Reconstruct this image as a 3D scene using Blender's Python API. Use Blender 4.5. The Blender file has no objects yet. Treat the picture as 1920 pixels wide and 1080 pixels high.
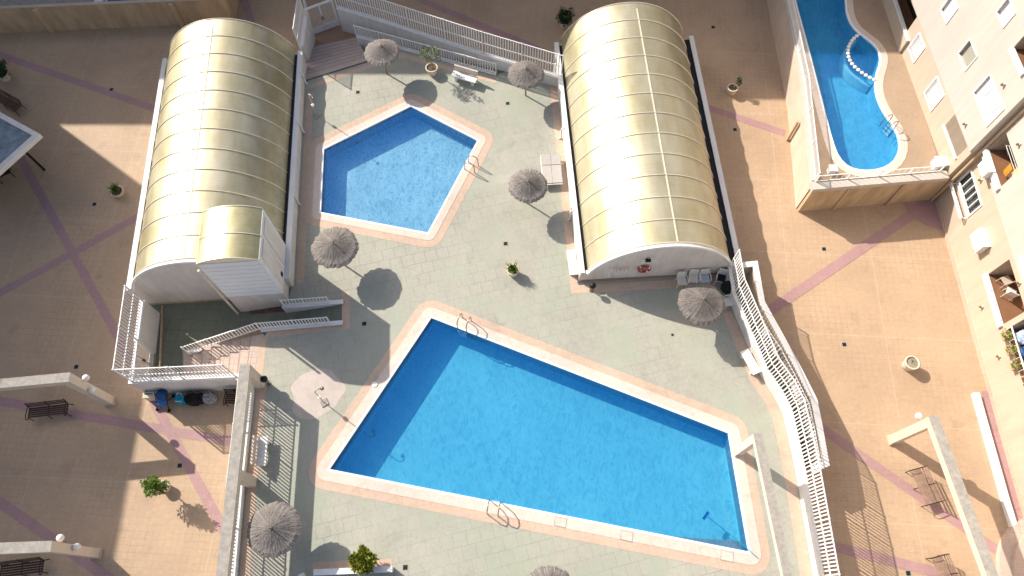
import bpy, math, random
from mathutils import Vector, Matrix
from mathutils.geometry import tessellate_polygon
random.seed(7)
R = math.radians
# ------------------------------------------------------------------ camera, sky, sun, exposure
SC = bpy.context.scene
F, TH, H = 1350.0, R(24.2), 35.0
CT, ST = math.cos(TH), math.sin(TH)
cam_d = bpy.data.cameras.new('camera'); cam = bpy.data.objects.new('camera', cam_d)
SC.collection.objects.link(cam); SC.camera = cam
cam.location = (0, 0, H); cam.rotation_euler = (TH, 0, 0)
cam_d.sensor_width = 36; cam_d.lens = F * 36 / 1920; cam_d.clip_start = .5; cam_d.clip_end = 2000
SUN_EL, SUN_AZ = R(35), R(144)            # azimuth of the sun, counter-clockwise from +X
wd = bpy.data.worlds.new('World'); SC.world = wd; wd.use_nodes = True
nt = wd.node_tree; bg = nt.nodes['Background']
sky = nt.nodes.new('ShaderNodeTexSky'); sky.sky_type = 'NISHITA'; sky.sun_disc = False
sky.sun_elevation = SUN_EL; sky.sun_rotation = R(90) - SUN_AZ
sky.air_density = 1.0; sky.dust_density = 3.0
nt.links.new(sky.outputs[0], bg.inputs[0]); bg.inputs[1].default_value = 0.115
sl = bpy.data.lights.new('sun', 'SUN'); sl.energy = 4.45; sl.angle = R(.5); sl.color = (1, .93, .83)
so = bpy.data.objects.new('sun', sl); SC.collection.objects.link(so)
sd = Vector((math.cos(SUN_EL) * math.cos(SUN_AZ), math.cos(SUN_EL) * math.sin(SUN_AZ), math.sin(SUN_EL)))
so.rotation_euler = sd.to_track_quat('Z', 'Y').to_euler(); so.location = sd * 80
SC.view_settings.view_transform = 'Standard'; SC.view_settings.look = 'None'
SC.view_settings.exposure = 0.54; SC.view_settings.gamma = 1
SC.cycles.max_bounces = 8; SC.cycles.transparent_max_bounces = 12

# ------------------------------------------------------------------ survey helpers: a sight line met with a level or a wall
def ray(px, py):
    x = (px - 960) / F; y = -(py - 540) / F
    return Vector((x, y * CT + ST, y * ST - CT))
def W(px, py, z=0.0):
    d = ray(px, py); t = (z - H) / d.z
    return (d.x * t, d.y * t)
def WL(pts, z): return [W(x, y, z) for x, y in pts]
def on_wall(px, py, a, b):
    d = ray(px, py); nx, ny = b[1] - a[1], a[0] - b[0]
    t = (nx * a[0] + ny * a[1]) / (nx * d.x + ny * d.y)
    return Vector((d.x * t, d.y * t, H + d.z * t))
D = 1.05      # pool deck level above the plaza
WT = 1.9      # top of the white parapet walls
FT = 3.65     # top of the tall white fence

# ------------------------------------------------------------------ materials
def mat(name, col, rough=.7, metal=0., n=None, var=.12, bump=0., bscale=None, spec=.3, coat=0., mix=None, stretch=None):
    m = bpy.data.materials.new(name); m.use_nodes = True; t = m.node_tree; p = t.nodes['Principled BSDF']
    p.inputs['Roughness'].default_value = rough; p.inputs['Metallic'].default_value = metal
    p.inputs['Specular IOR Level'].default_value = spec; p.inputs['Coat Weight'].default_value = coat
    p.inputs['Base Color'].default_value = (*col, 1)
    if n:
        tc = t.nodes.new('ShaderNodeTexCoord'); mp = t.nodes.new('ShaderNodeMapping')
        if stretch: mp.inputs['Scale'].default_value = stretch
        no = t.nodes.new('ShaderNodeTexNoise'); no.inputs['Scale'].default_value = n; no.inputs['Detail'].default_value = 6
        no.inputs['Roughness'].default_value = .65
        t.links.new(tc.outputs['Object'], mp.inputs[0]); t.links.new(mp.outputs[0], no.inputs[0])
        cr = t.nodes.new('ShaderNodeValToRGB'); cr.color_ramp.elements[0].position = .3; cr.color_ramp.elements[1].position = .7
        c2 = mix or tuple(min(1, c * (1 + var)) for c in col); c1 = tuple(c * (1 - var) for c in col)
        cr.color_ramp.elements[0].color = (*c1, 1); cr.color_ramp.elements[1].color = (*c2, 1)
        t.links.new(no.outputs[0], cr.inputs[0]); t.links.new(cr.outputs[0], p.inputs['Base Color'])
        if bump:
            b = t.nodes.new('ShaderNodeBump'); b.inputs['Strength'].default_value = bump; b.inputs['Distance'].default_value = .02
            n2 = t.nodes.new('ShaderNodeTexNoise'); n2.inputs['Scale'].default_value = bscale or n * 4; n2.inputs['Detail'].default_value = 4
            t.links.new(mp.outputs[0], n2.inputs[0]); t.links.new(n2.outputs[0], b.inputs['Height']); t.links.new(b.outputs[0], p.inputs['Normal'])
    return m

def tile_mat(name, cols, joint, size, rot=0., jw=.012, big=None, patch=None, off=0., jstr=1., rough=.6):
    """paving: tiles of slightly different tone, thin joints, large wear patches"""
    m = bpy.data.materials.new(name); m.use_nodes = True; t = m.node_tree; N = t.nodes.new; L = t.links.new
    p = t.nodes['Principled BSDF']; p.inputs['Roughness'].default_value = rough; p.inputs['Specular IOR Level'].default_value = .25
    tc = N('ShaderNodeTexCoord'); mp = N('ShaderNodeMapping'); mp.inputs['Rotation'].default_value = (0, 0, rot); L(tc.outputs['Object'], mp.inputs[0])
    br = N('ShaderNodeTexBrick'); br.offset = off; br.squash = 1; br.inputs['Scale'].default_value = 1
    br.inputs['Brick Width'].default_value = size[0]; br.inputs['Row Height'].default_value = size[1]
    br.inputs['Mortar Size'].default_value = jw; br.inputs['Mortar Smooth'].default_value = .3; br.inputs['Bias'].default_value = 0
    br.inputs['Color1'].default_value = (*cols[0], 1); br.inputs['Color2'].default_value = (*cols[1], 1); br.inputs['Mortar'].default_value = (*cols[0], 1)
    L(mp.outputs[0], br.inputs[0])
    # joints are darker in places only, where dirt has settled
    n1 = N('ShaderNodeTexNoise'); n1.inputs['Scale'].default_value = .35; n1.inputs['Detail'].default_value = 5; L(mp.outputs[0], n1.inputs[0])
    r1 = N('ShaderNodeMapRange'); r1.inputs[1].default_value = .38; r1.inputs[2].default_value = .68
    r1.inputs[3].default_value = .12 * jstr; r1.inputs[4].default_value = .95 * jstr; L(n1.outputs[0], r1.inputs[0])
    mu = N('ShaderNodeMath'); mu.operation = 'MULTIPLY'; L(br.outputs['Fac'], mu.inputs[0]); L(r1.outputs[0], mu.inputs[1])
    mx = N('ShaderNodeMix'); mx.data_type = 'RGBA'; L(mu.outputs[0], mx.inputs[0]); L(br.outputs['Color'], mx.inputs[6]); mx.inputs[7].default_value = (*joint, 1)
    out = mx.outputs[2]
    n2 = N('ShaderNodeTexNoise'); n2.inputs['Scale'].default_value = .22; n2.inputs['Detail'].default_value = 9; n2.inputs['Roughness'].default_value = .62; L(tc.outputs['Object'], n2.inputs[0])
    r2 = N('ShaderNodeMapRange'); r2.inputs[1].default_value = .3; r2.inputs[2].default_value = .72; r2.inputs[3].default_value = .84; r2.inputs[4].default_value = 1.08; L(n2.outputs[0], r2.inputs[0])
    n3 = N('ShaderNodeTexNoise'); n3.inputs['Scale'].default_value = 7; n3.inputs['Detail'].default_value = 5; L(tc.outputs['Object'], n3.inputs[0])
    r3 = N('ShaderNodeMapRange'); r3.inputs[1].default_value = .3; r3.inputs[2].default_value = .7; r3.inputs[3].default_value = .94; r3.inputs[4].default_value = 1.05; L(n3.outputs[0], r3.inputs[0])
    n5 = N('ShaderNodeTexNoise'); n5.inputs['Scale'].default_value = .75; n5.inputs['Detail'].default_value = 9; n5.inputs['Roughness'].default_value = .7; n5.inputs['Distortion'].default_value = .6; L(tc.outputs['Object'], n5.inputs[0])
    r5 = N('ShaderNodeMapRange'); r5.inputs[1].default_value = .55; r5.inputs[2].default_value = .70; r5.inputs[3].default_value = 1.0; r5.inputs[4].default_value = .86; L(n5.outputs[0], r5.inputs[0])
    m1 = N('ShaderNodeMath'); m1.operation = 'MULTIPLY'; L(r2.outputs[0], m1.inputs[0]); L(r5.outputs[0], m1.inputs[1])
    m2 = N('ShaderNodeMath'); m2.operation = 'MULTIPLY'; L(m1.outputs[0], m2.inputs[0]); L(r3.outputs[0], m2.inputs[1])
    vm = N('ShaderNodeVectorMath'); vm.operation = 'SCALE'; L(out, vm.inputs[0]); L(m2.outputs[0], vm.inputs['Scale']); out = vm.outputs[0]
    if patch:
        n4 = N('ShaderNodeTexNoise'); n4.inputs['Scale'].default_value = .5; n4.inputs['Detail'].default_value = 6; L(mp.outputs[0], n4.inputs[0])
        r4 = N('ShaderNodeMapRange'); r4.inputs[1].default_value = .45; r4.inputs[2].default_value = .75; r4.inputs[4].default_value = .8; L(n4.outputs[0], r4.inputs[0])
        m4 = N('ShaderNodeMix'); m4.data_type = 'RGBA'; L(r4.outputs[0], m4.inputs[0]); L(out, m4.inputs[6]); m4.inputs[7].default_value = (*patch, 1); out = m4.outputs[2]
    if big:   # wide expansion joints in a pale line
        b2 = N('ShaderNodeTexBrick'); b2.offset = .0; b2.inputs['Scale'].default_value = 1; b2.inputs['Brick Width'].default_value = big[0]; b2.inputs['Row Height'].default_value = big[1]
        b2.inputs['Mortar Size'].default_value = .03; b2.inputs['Mortar Smooth'].default_value = .5; L(mp.outputs[0], b2.inputs[0])
        m5 = N('ShaderNodeMix'); m5.data_type = 'RGBA'; q = N('ShaderNodeMath'); q.operation = 'MULTIPLY'; q.inputs[1].default_value = .35
        L(b2.outputs['Fac'], q.inputs[0]); L(q.outputs[0], m5.inputs[0]); L(out, m5.inputs[6]); m5.inputs[7].default_value = (*big[2], 1); out = m5.outputs[2]
    L(out, p.inputs['Base Color'])
    bp = N('ShaderNodeBump'); bp.invert = True; bp.inputs['Strength'].default_value = .25; bp.inputs['Distance'].default_value = .004; L(br.outputs['Fac'], bp.inputs['Height']); L(bp.outputs[0], p.inputs['Normal'])
    return m

M = {}
M['plaza'] = tile_mat('plaza_tile', [(.51, .362, .240), (.49, .348, .230)], (.37, .25, .165), (.31, .31), R(3), .010, big=(4.65, 4.65, (.62, .5, .39)))
M['plaza_dark'] = tile_mat('terracotta_border', [(.42, .25, .165), (.39, .235, .155)], (.3, .16, .09), (.31, .31), R(3), .010)
M['mauve'] = tile_mat('mauve_band_tile', [(.44, .27, .26), (.42, .255, .25)], (.35, .19, .19), (.31, .31), R(3), .008)
M['deck'] = tile_mat('pool_deck_slab', [(.425, .41, .345), (.40, .39, .325)], (.17, .175, .14), (.62, .62), R(-14), .012, patch=(.35, .39, .30), jstr=.8, off=.5)
M['pit'] = tile_mat('green_floor', [(.20, .21, .155), (.18, .195, .14)], (.09, .1, .07), (.62, .62), R(3), .014)
M['border'] = tile_mat('peach_border_tile', [(.60, .45, .345), (.57, .425, .32)], (.43, .30, .22), (.31, .31), R(-14), .010, jstr=.8)
M['coping'] = tile_mat('cream_coping_stone', [(.70, .58, .49), (.67, .57, .50)], (.5, .36, .26), (.62, .62), R(-21), .012, jstr=.7)
M['terrace'] = tile_mat('terrace_tile', [(.43, .315, .22), (.42, .305, .21)], (.34, .24, .16), (.31, .31), R(3), .008, jstr=.5)
M['stair'] = tile_mat('stair_tile', [(.57, .45, .38), (.55, .43, .36)], (.3, .2, .16), (.3, .3), R(3), .01)
M['worn'] = mat('worn_brown_floor', (.13, .08, .06), .9, n=3, var=.4)
M['sling'] = mat('grey_sling_fabric', (.50, .46, .42), .7, n=6, var=.08)
M['nosing'] = mat('dark_nosing_strip', (.36, .29, .26), .8)
M['faded'] = mat('faded_paint', (.76, .70, .70), .8)
M['white'] = mat('white_paint', (.80, .78, .75), .55, n=1.3, var=.05, bump=.1)
M['wallwhite'] = mat('white_rendered_wall', (.74, .70, .65), .8, n=2.5, stretch=(1, 1, .25), var=.1, bump=.25)
M['cream'] = mat('cream_render', (.53, .43, .33), .85, n=2.2, stretch=(1, 1, .16), var=.08, bump=.2, bscale=8)
M['cream_hi'] = mat('pale_cream_render', (.545, .49, .43), .85, n=2.2, stretch=(1, 1, .16), var=.07, bump=.2, bscale=8)
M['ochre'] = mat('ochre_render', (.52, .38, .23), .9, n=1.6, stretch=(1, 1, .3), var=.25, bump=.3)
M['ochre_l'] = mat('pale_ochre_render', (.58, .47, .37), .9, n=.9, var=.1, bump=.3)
M['metal_w'] = mat('white_fence_paint', (.80, .79, .77), .4, spec=.5)
M['gable'] = mat('gable_render', (.68, .61, .55), .8, n=2.0, stretch=(1, 1, .3), var=.13, bump=.2)
M['rib'] = mat('cream_metal_rib', (.80, .72, .55), .35, metal=.2)
M['black'] = mat('black_gutter', (.012, .013, .017), .5)
M['concrete'] = mat('grey_washed_concrete', (.36, .33, .29), .9, n=5, var=.22, bump=.5, bscale=25)
M['concside'] = mat('cream_concrete_side', (.68, .58, .46), .85, n=2, var=.06, bump=.2)
M['straw'] = mat('grey_straw', (.26, .215, .175), .95, n=3.0, var=.3, mix=(.48, .42, .35), bump=.6, bscale=30)
M['pole'] = mat('wooden_pole', (.30, .24, .16), .8, n=5, var=.2)
M['pot'] = mat('cream_clay_pot', (.68, .60, .47), .75, n=4, var=.12, bump=.2)
M['soil'] = mat('dry_soil', (.13, .09, .055), 1, n=14, var=.4)
M['gravel'] = mat('pale_soil', (.30, .27, .19), 1, n=22, var=.5)
M['leaf'] = mat('green_leaf', (.07, .15, .015), .5, n=2.5, var=.45, mix=(.22, .32, .035), spec=.4)
M['leafd'] = mat('dark_leaf', (.012, .035, .008), .55, n=3, var=.4, mix=(.03, .08, .014))
M['leafy'] = mat('yellow_green_leaf', (.13, .17, .01), .5, n=2.5, var=.5, mix=(.30, .32, .03))
M['leafo'] = mat('grey_olive_leaf', (.12, .16, .075), .6, n=4, var=.4, mix=(.26, .30, .16))
M['iron'] = mat('black_iron', (.02, .018, .018), .5, metal=.3)
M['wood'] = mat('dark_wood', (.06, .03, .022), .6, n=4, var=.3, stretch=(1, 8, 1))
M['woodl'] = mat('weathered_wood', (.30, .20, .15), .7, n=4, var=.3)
M['steel'] = mat('steel_tube', (.34, .28, .22), .3, metal=.8)
M['stone'] = mat('white_stone', (.80, .78, .74), .6, n=6, var=.06)
M['red'] = mat('red_ring', (.40, .06, .04), .5)
M['glass'] = mat('dark_glass', (.06, .07, .075), .12, spec=.6)
M['shade'] = mat('grey_blind', (.36, .35, .28), .7)
M['shutter'] = mat('white_shutter', (.83, .84, .85), .45)
M['plastic'] = mat('white_plastic', (.70, .67, .62), .4, n=3, var=.06)
M['plasticb'] = mat('pale_blue_cloth', (.38, .47, .62), .5)
M['pglobe'] = mat('opal_globe', (.85, .82, .76), .2, spec=.5)
M['blue'] = mat('blue_fabric', (.05, .17, .42), .6, n=9, var=.3)
M['blued'] = mat('dark_blue_fabric', (.015, .07, .22), .6)
M['teal'] = mat('teal_fabric', (.0, .27, .40), .6)
M['blackf'] = mat('black_fabric', (.012, .012, .012), .8, n=9, var=.5)
M['pattern'] = mat('patterned_fabric', (.02, .02, .025), .7, n=11, var=.5, mix=(.6, .6, .62))
M['pad'] = mat('bleached_concrete', (.52, .45, .40), .8, n=1.4, var=.12)
M['orange'] = mat('orange_cloth', (.75, .28, .03), .7)
M['yellow'] = mat('pale_yellow_cloth', (.72, .58, .25), .7)
M['slabblue'] = mat('weathered_canopy_felt', (.20, .25, .29), .8, n=2.2, var=.35)
M['floorb'] = mat('brown_balcony_tile', (.24, .12, .065), .6, n=2, var=.15)
M['inner'] = mat('balcony_inner_render', (.48, .40, .31), .8)
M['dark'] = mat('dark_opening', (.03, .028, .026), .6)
M['drain'] = mat('drain_iron', (.015, .015, .015), .7)
M['rimw'] = mat('white_pool_rim', (.84, .86, .88), .4)

def straw_mat(name, c1, c2):
    m = bpy.data.materials.new(name); m.use_nodes = True; t = m.node_tree; N = t.nodes.new; L = t.links.new
    p = t.nodes['Principled BSDF']; p.inputs['Roughness'].default_value = .95; p.inputs['Specular IOR Level'].default_value = .1
    tc = N('ShaderNodeTexCoord'); sp = N('ShaderNodeSeparateXYZ'); L(tc.outputs['Object'], sp.inputs[0])
    at = N('ShaderNodeMath'); at.operation = 'ARCTAN2'; L(sp.outputs[1], at.inputs[0]); L(sp.outputs[0], at.inputs[1])
    ml = N('ShaderNodeMath'); ml.operation = 'MULTIPLY'; ml.inputs[1].default_value = 26; L(at.outputs[0], ml.inputs[0])
    vl = N('ShaderNodeVectorMath'); vl.operation = 'LENGTH'; L(tc.outputs['Object'], vl.inputs[0])
    cb = N('ShaderNodeCombineXYZ'); L(ml.outputs[0], cb.inputs[0]); L(vl.outputs['Value'], cb.inputs[1])
    no = N('ShaderNodeTexNoise'); no.inputs['Scale'].default_value = 1.0; no.inputs['Detail'].default_value = 6; L(cb.outputs[0], no.inputs[0])
    cr = N('ShaderNodeValToRGB'); cr.color_ramp.elements[0].position = .34; cr.color_ramp.elements[1].position = .68
    cr.color_ramp.elements[0].color = (*c1, 1); cr.color_ramp.elements[1].color = (*c2, 1); L(no.outputs[0], cr.inputs[0])
    oi = N('ShaderNodeObjectInfo'); rr_ = N('ShaderNodeMapRange'); rr_.inputs[3].default_value = .8; rr_.inputs[4].default_value = 1.25; L(oi.outputs['Random'], rr_.inputs[0]); vs_ = N('ShaderNodeVectorMath'); vs_.operation = 'SCALE'; L(cr.outputs[0], vs_.inputs[0]); L(rr_.outputs[0], vs_.inputs['Scale']); L(vs_.outputs[0], p.inputs['Base Color'])
    b = N('ShaderNodeBump'); b.inputs['Strength'].default_value = .9; b.inputs['Distance'].default_value = .03; L(no.outputs[0], b.inputs['Height']); L(b.outputs[0], p.inputs['Normal'])
    return m
M['straw'] = straw_mat('grey_straw', (.13, .115, .105), (.36, .325, .295))

# golden twin-wall roof sheets: flutes, yellowing in blotches that have a shape of their own
def roof_mat(name, c1, c2, rough=.36):
    m = bpy.data.materials.new(name); m.use_nodes = True; t = m.node_tree; N = t.nodes.new; L = t.links.new
    p = t.nodes['Principled BSDF']; p.inputs['Roughness'].default_value = rough; p.inputs['Metallic'].default_value = .6; p.inputs['Coat Weight'].default_value = .25; p.inputs['Coat Roughness'].default_value = .34
    p.inputs['Specular IOR Level'].default_value = .6
    tc = N('ShaderNodeTexCoord'); mp = N('ShaderNodeMapping'); mp.inputs['Scale'].default_value = (.8, .28, .8); L(tc.outputs['Object'], mp.inputs[0])
    no = N('ShaderNodeTexNoise'); no.inputs['Scale'].default_value = 1.1; no.inputs['Detail'].default_value = 7; no.inputs['Roughness'].default_value = .6; L(mp.outputs[0], no.inputs[0])
    cr = N('ShaderNodeValToRGB'); cr.color_ramp.elements[0].position = .32; cr.color_ramp.elements[1].position = .66
    cr.color_ramp.elements[0].color = (*c1, 1); cr.color_ramp.elements[1].color = (*c2, 1); L(no.outputs[0], cr.inputs[0])
    # streaks that run down with the curve
    mp2 = N('ShaderNodeMapping'); mp2.inputs['Scale'].default_value = (.35, 9, .35); L(tc.outputs['Object'], mp2.inputs[0])
    n2 = N('ShaderNodeTexNoise'); n2.inputs['Scale'].default_value = 1.2; n2.inputs['Detail'].default_value = 4; L(mp2.outputs[0], n2.inputs[0])
    r2 = N('ShaderNodeMapRange'); r2.inputs[1].default_value = .3; r2.inputs[2].default_value = .7; r2.inputs[3].default_value = .95; r2.inputs[4].default_value = 1.03; L(n2.outputs[0], r2.inputs[0])
    vm = N('ShaderNodeVectorMath'); vm.operation = 'SCALE'; L(cr.outputs[0], vm.inputs[0]); L(r2.outputs[0], vm.inputs['Scale'])
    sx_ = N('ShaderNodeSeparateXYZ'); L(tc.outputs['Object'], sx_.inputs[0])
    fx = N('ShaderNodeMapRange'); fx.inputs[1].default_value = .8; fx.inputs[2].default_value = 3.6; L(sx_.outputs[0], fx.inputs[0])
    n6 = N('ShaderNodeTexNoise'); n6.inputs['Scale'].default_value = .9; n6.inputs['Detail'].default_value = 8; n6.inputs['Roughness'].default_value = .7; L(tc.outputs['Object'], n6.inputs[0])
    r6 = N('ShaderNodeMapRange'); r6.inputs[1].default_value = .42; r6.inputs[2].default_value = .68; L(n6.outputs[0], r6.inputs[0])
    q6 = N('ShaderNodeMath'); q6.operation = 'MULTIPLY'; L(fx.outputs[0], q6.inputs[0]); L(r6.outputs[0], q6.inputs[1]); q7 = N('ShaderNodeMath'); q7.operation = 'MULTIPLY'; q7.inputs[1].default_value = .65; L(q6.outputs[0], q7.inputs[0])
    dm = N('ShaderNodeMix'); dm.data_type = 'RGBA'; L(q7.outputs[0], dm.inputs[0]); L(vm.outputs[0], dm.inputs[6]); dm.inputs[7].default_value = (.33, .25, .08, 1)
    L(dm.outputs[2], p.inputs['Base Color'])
    r3 = N('ShaderNodeMapRange'); r3.inputs[3].default_value = rough - .06; r3.inputs[4].default_value = rough + .12; L(no.outputs[0], r3.inputs[0]); L(r3.outputs[0], p.inputs['Roughness'])
    return m
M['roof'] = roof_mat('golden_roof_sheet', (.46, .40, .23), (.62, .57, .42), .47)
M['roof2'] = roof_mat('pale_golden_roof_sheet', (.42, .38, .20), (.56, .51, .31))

def water_mat(name, tint, var, scale, bump):
    m = bpy.data.materials.new(name); m.use_nodes = True; t = m.node_tree; N = t.nodes.new; L = t.links.new
    t.nodes.remove(t.nodes['Principled BSDF']); out = t.nodes['Material Output']
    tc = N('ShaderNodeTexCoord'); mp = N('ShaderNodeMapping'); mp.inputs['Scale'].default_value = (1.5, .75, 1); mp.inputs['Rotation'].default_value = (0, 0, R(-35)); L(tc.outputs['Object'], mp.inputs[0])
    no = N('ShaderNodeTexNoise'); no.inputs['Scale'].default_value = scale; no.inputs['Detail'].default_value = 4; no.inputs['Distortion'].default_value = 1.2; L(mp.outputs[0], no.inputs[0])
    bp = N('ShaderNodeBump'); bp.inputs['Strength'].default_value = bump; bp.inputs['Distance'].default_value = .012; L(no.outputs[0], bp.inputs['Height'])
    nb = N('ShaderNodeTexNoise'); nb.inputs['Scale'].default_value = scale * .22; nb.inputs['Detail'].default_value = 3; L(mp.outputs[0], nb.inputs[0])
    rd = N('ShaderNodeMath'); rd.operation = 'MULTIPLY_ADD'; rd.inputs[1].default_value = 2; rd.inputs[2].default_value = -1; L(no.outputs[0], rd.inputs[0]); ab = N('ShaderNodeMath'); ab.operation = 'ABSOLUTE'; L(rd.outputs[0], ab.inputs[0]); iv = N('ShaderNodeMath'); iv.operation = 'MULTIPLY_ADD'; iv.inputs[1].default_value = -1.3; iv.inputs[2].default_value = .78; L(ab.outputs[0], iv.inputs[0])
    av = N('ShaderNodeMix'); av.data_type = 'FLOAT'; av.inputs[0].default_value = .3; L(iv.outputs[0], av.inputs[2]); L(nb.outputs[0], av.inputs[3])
    tr = N('ShaderNodeBsdfTransparent')
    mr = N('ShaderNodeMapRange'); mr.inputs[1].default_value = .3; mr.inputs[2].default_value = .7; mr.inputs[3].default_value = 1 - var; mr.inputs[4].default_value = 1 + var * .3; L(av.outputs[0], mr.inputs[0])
    mr.inputs[1].default_value = .42; mr.inputs[2].default_value = .74; mr.inputs[3].default_value = 0; mr.inputs[4].default_value = 1; tm = N('ShaderNodeMix'); tm.data_type = 'RGBA'; L(mr.outputs[0], tm.inputs[0]); tm.inputs[6].default_value = (*(c * (1 - var) for c in tint), 1); tm.inputs[7].default_value = (min(1, tint[0] + var * .55), min(1, tint[1] + .04), 1, 1); L(tm.outputs[2], tr.inputs[0])  # ridged noise paints a bright net of caustic light into the water tint
    gl = N('ShaderNodeBsdfGlossy'); gl.inputs['Roughness'].default_value = .05; L(bp.outputs[0], gl.inputs['Normal'])
    lw = N('ShaderNodeLayerWeight'); pw = N('ShaderNodeMath'); pw.operation = 'POWER'; pw.inputs[1].default_value = 5; L(lw.outputs['Facing'], pw.inputs[0])
    fr = N('ShaderNodeMath'); fr.operation = 'MULTIPLY_ADD'; fr.inputs[1].default_value = .9; fr.inputs[2].default_value = .025; L(pw.outputs[0], fr.inputs[0])
    mx = N('ShaderNodeMixShader'); df = N('ShaderNodeBsdfDiffuse'); df.inputs[0].default_value = (.0, .17, .66, 1); m0 = N('ShaderNodeMixShader'); m0.inputs[0].default_value = .27; L(tr.outputs[0], m0.inputs[1]); L(df.outputs[0], m0.inputs[2]); L(fr.outputs[0], mx.inputs[0]); L(m0.outputs[0], mx.inputs[1]); L(gl.outputs[0], mx.inputs[2]); L(mx.outputs[0], out.inputs[0])
    return m
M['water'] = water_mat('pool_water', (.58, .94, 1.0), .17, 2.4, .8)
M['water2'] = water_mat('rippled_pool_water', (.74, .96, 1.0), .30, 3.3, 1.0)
M['poolfloor'] = mat('blue_pool_mosaic', (.27, .60, .70), .5, n=1.0, var=.04)
M['poolfloor2'] = mat('pale_blue_pool_mosaic', (.52, .78, .84), .5, n=1.0, var=.04)
M['poolfloor3'] = mat('deep_blue_pool_mosaic', (.20, .50, .66), .5, n=1.4, var=.12)

# ------------------------------------------------------------------ mesh helpers
def area2(p): return sum(p[i][0] * p[(i + 1) % len(p)][1] - p[(i + 1) % len(p)][0] * p[i][1] for i in range(len(p)))
class MB:
    def __init__(s): s.v = []; s.f = []
    def add(s, vs, fs): o = len(s.v); s.v += [tuple(v) for v in vs]; s.f += [tuple(i + o for i in f) for f in fs]; return s
    def box(s, cx, cy, z0, z1, lx, ly, a=0.):
        c, n = math.cos(a), math.sin(a); vs = []
        for z in (z0, z1):
            for x, y in ((-lx / 2, -ly / 2), (lx / 2, -ly / 2), (lx / 2, ly / 2), (-lx / 2, ly / 2)): vs.append((cx + x * c - y * n, cy + x * n + y * c, z))
        return s.add(vs, [(3, 2, 1, 0), (4, 5, 6, 7), (0, 1, 5, 4), (1, 2, 6, 5), (2, 3, 7, 6), (3, 0, 4, 7)])
    def bar(s, a, b, w, h=None):      # a square bar from a to b
        a, b = Vector(a), Vector(b); h = h or w; d = (b - a).normalized()
        up = Vector((0, 0, 1)) if abs(d.z) < .95 else Vector((0, 1, 0)); x = d.cross(up).normalized(); y = x.cross(d).normalized()
        vs = [p + x * (i * w / 2) + y * (j * h / 2) for p in (a, b) for i, j in ((-1, -1), (1, -1), (1, 1), (-1, 1))]
        return s.add(vs, [(0, 1, 2, 3), (7, 6, 5, 4), (4, 5, 1, 0), (5, 6, 2, 1), (6, 7, 3, 2), (7, 4, 0, 3)])
    def sheet(s, outer, z, holes=()):
        pl = [list(outer)] + [list(h) for h in holes]; fl = [p for q in pl for p in q]
        tr = tessellate_polygon([[Vector((p[0], p[1], 0)) for p in q] for q in pl]); fs = []
        for t in tr:
            a, b, c = (fl[i] for i in t)
            fs.append(tuple(t) if (b[0] - a[0]) * (c[1] - a[1]) - (b[1] - a[1]) * (c[0] - a[0]) > 0 else tuple(reversed(t)))
        return s.add([(p[0], p[1], z) for p in fl], fs)
    def skirt(s, poly, z0, z1, inward=False):
        p = list(poly)
        if (area2(p) < 0) != inward: p.reverse()
        n = len(p); vs = [(x, y, z0) for x, y in p] + [(x, y, z1) for x, y in p]
        return s.add(vs, [(i, (i + 1) % n, (i + 1) % n + n, i + n) for i in range(n)])
    def prism(s, poly, z0, z1, holes=(), bottom=False):
        s.sheet(poly, z1, holes); s.skirt(poly, z0, z1)
        for h in holes: s.skirt(h, z0, z1, True)
        if bottom:
            k = len(s.f); s.sheet(poly, z0, holes)
            s.f[k:] = [tuple(reversed(f)) for f in s.f[k:]]
        return s
    def tube(s, pts, r, n=6, r2=None):
        pts = [Vector(p) for p in pts]; m = len(pts); vs = []; px = None
        for i, p in enumerate(pts):
            d = (pts[min(i + 1, m - 1)] - pts[max(i - 1, 0)]).normalized()
            if px is None:
                up = Vector((0, 0, 1)) if abs(d.z) < .9 else Vector((1, 0, 0)); x = d.cross(up).normalized()
            else: x = (px - d * px.dot(d)).normalized()
            px = x; y = d.cross(x); rr = r + ((r2 if r2 is not None else r) - r) * i / (m - 1)
            for k in range(n): vs.append(p + (x * math.cos(2 * math.pi * k / n) + y * math.sin(2 * math.pi * k / n)) * rr)
        fs = [(i * n + k, i * n + (k + 1) % n, (i + 1) * n + (k + 1) % n, (i + 1) * n + k) for i in range(m - 1) for k in range(n)]
        fs += [tuple(range(n))[::-1], tuple(range((m - 1) * n, m * n))]
        return s.add(vs, fs)
    def lathe(s, prof, cx=0, cy=0, n=24, cz=0):
        vs = []; m = len(prof)
        for r, z in prof:
            for k in range(n): vs.append((cx + r * math.cos(2 * math.pi * k / n), cy + r * math.sin(2 * math.pi * k / n), cz + z))
        return s.add(vs, [(i * n + k, i * n + (k + 1) % n, (i + 1) * n + (k + 1) % n, (i + 1) * n + k) for i in range(m - 1) for k in range(n)])
    def ball(s, c, r, n=16): return s.lathe([(max(1e-4, r * math.sin(math.pi * i / 10)), -r * math.cos(math.pi * i / 10)) for i in range(11)], c[0], c[1], n, c[2])
    def build(s, name, m, parent=None, smooth=False, world=True):
        me = bpy.data.meshes.new(name); me.from_pydata(s.v, [], s.f); me.validate(); me.materials.append(m)
        if smooth:
            for p in me.polygons: p.use_smooth = True
        o = bpy.data.objects.new(name, me); SC.collection.objects.link(o)
        if parent is not None:
            o.parent = parent
            if world and parent.type == 'EMPTY': o.location = -parent.location
        return o
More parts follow.
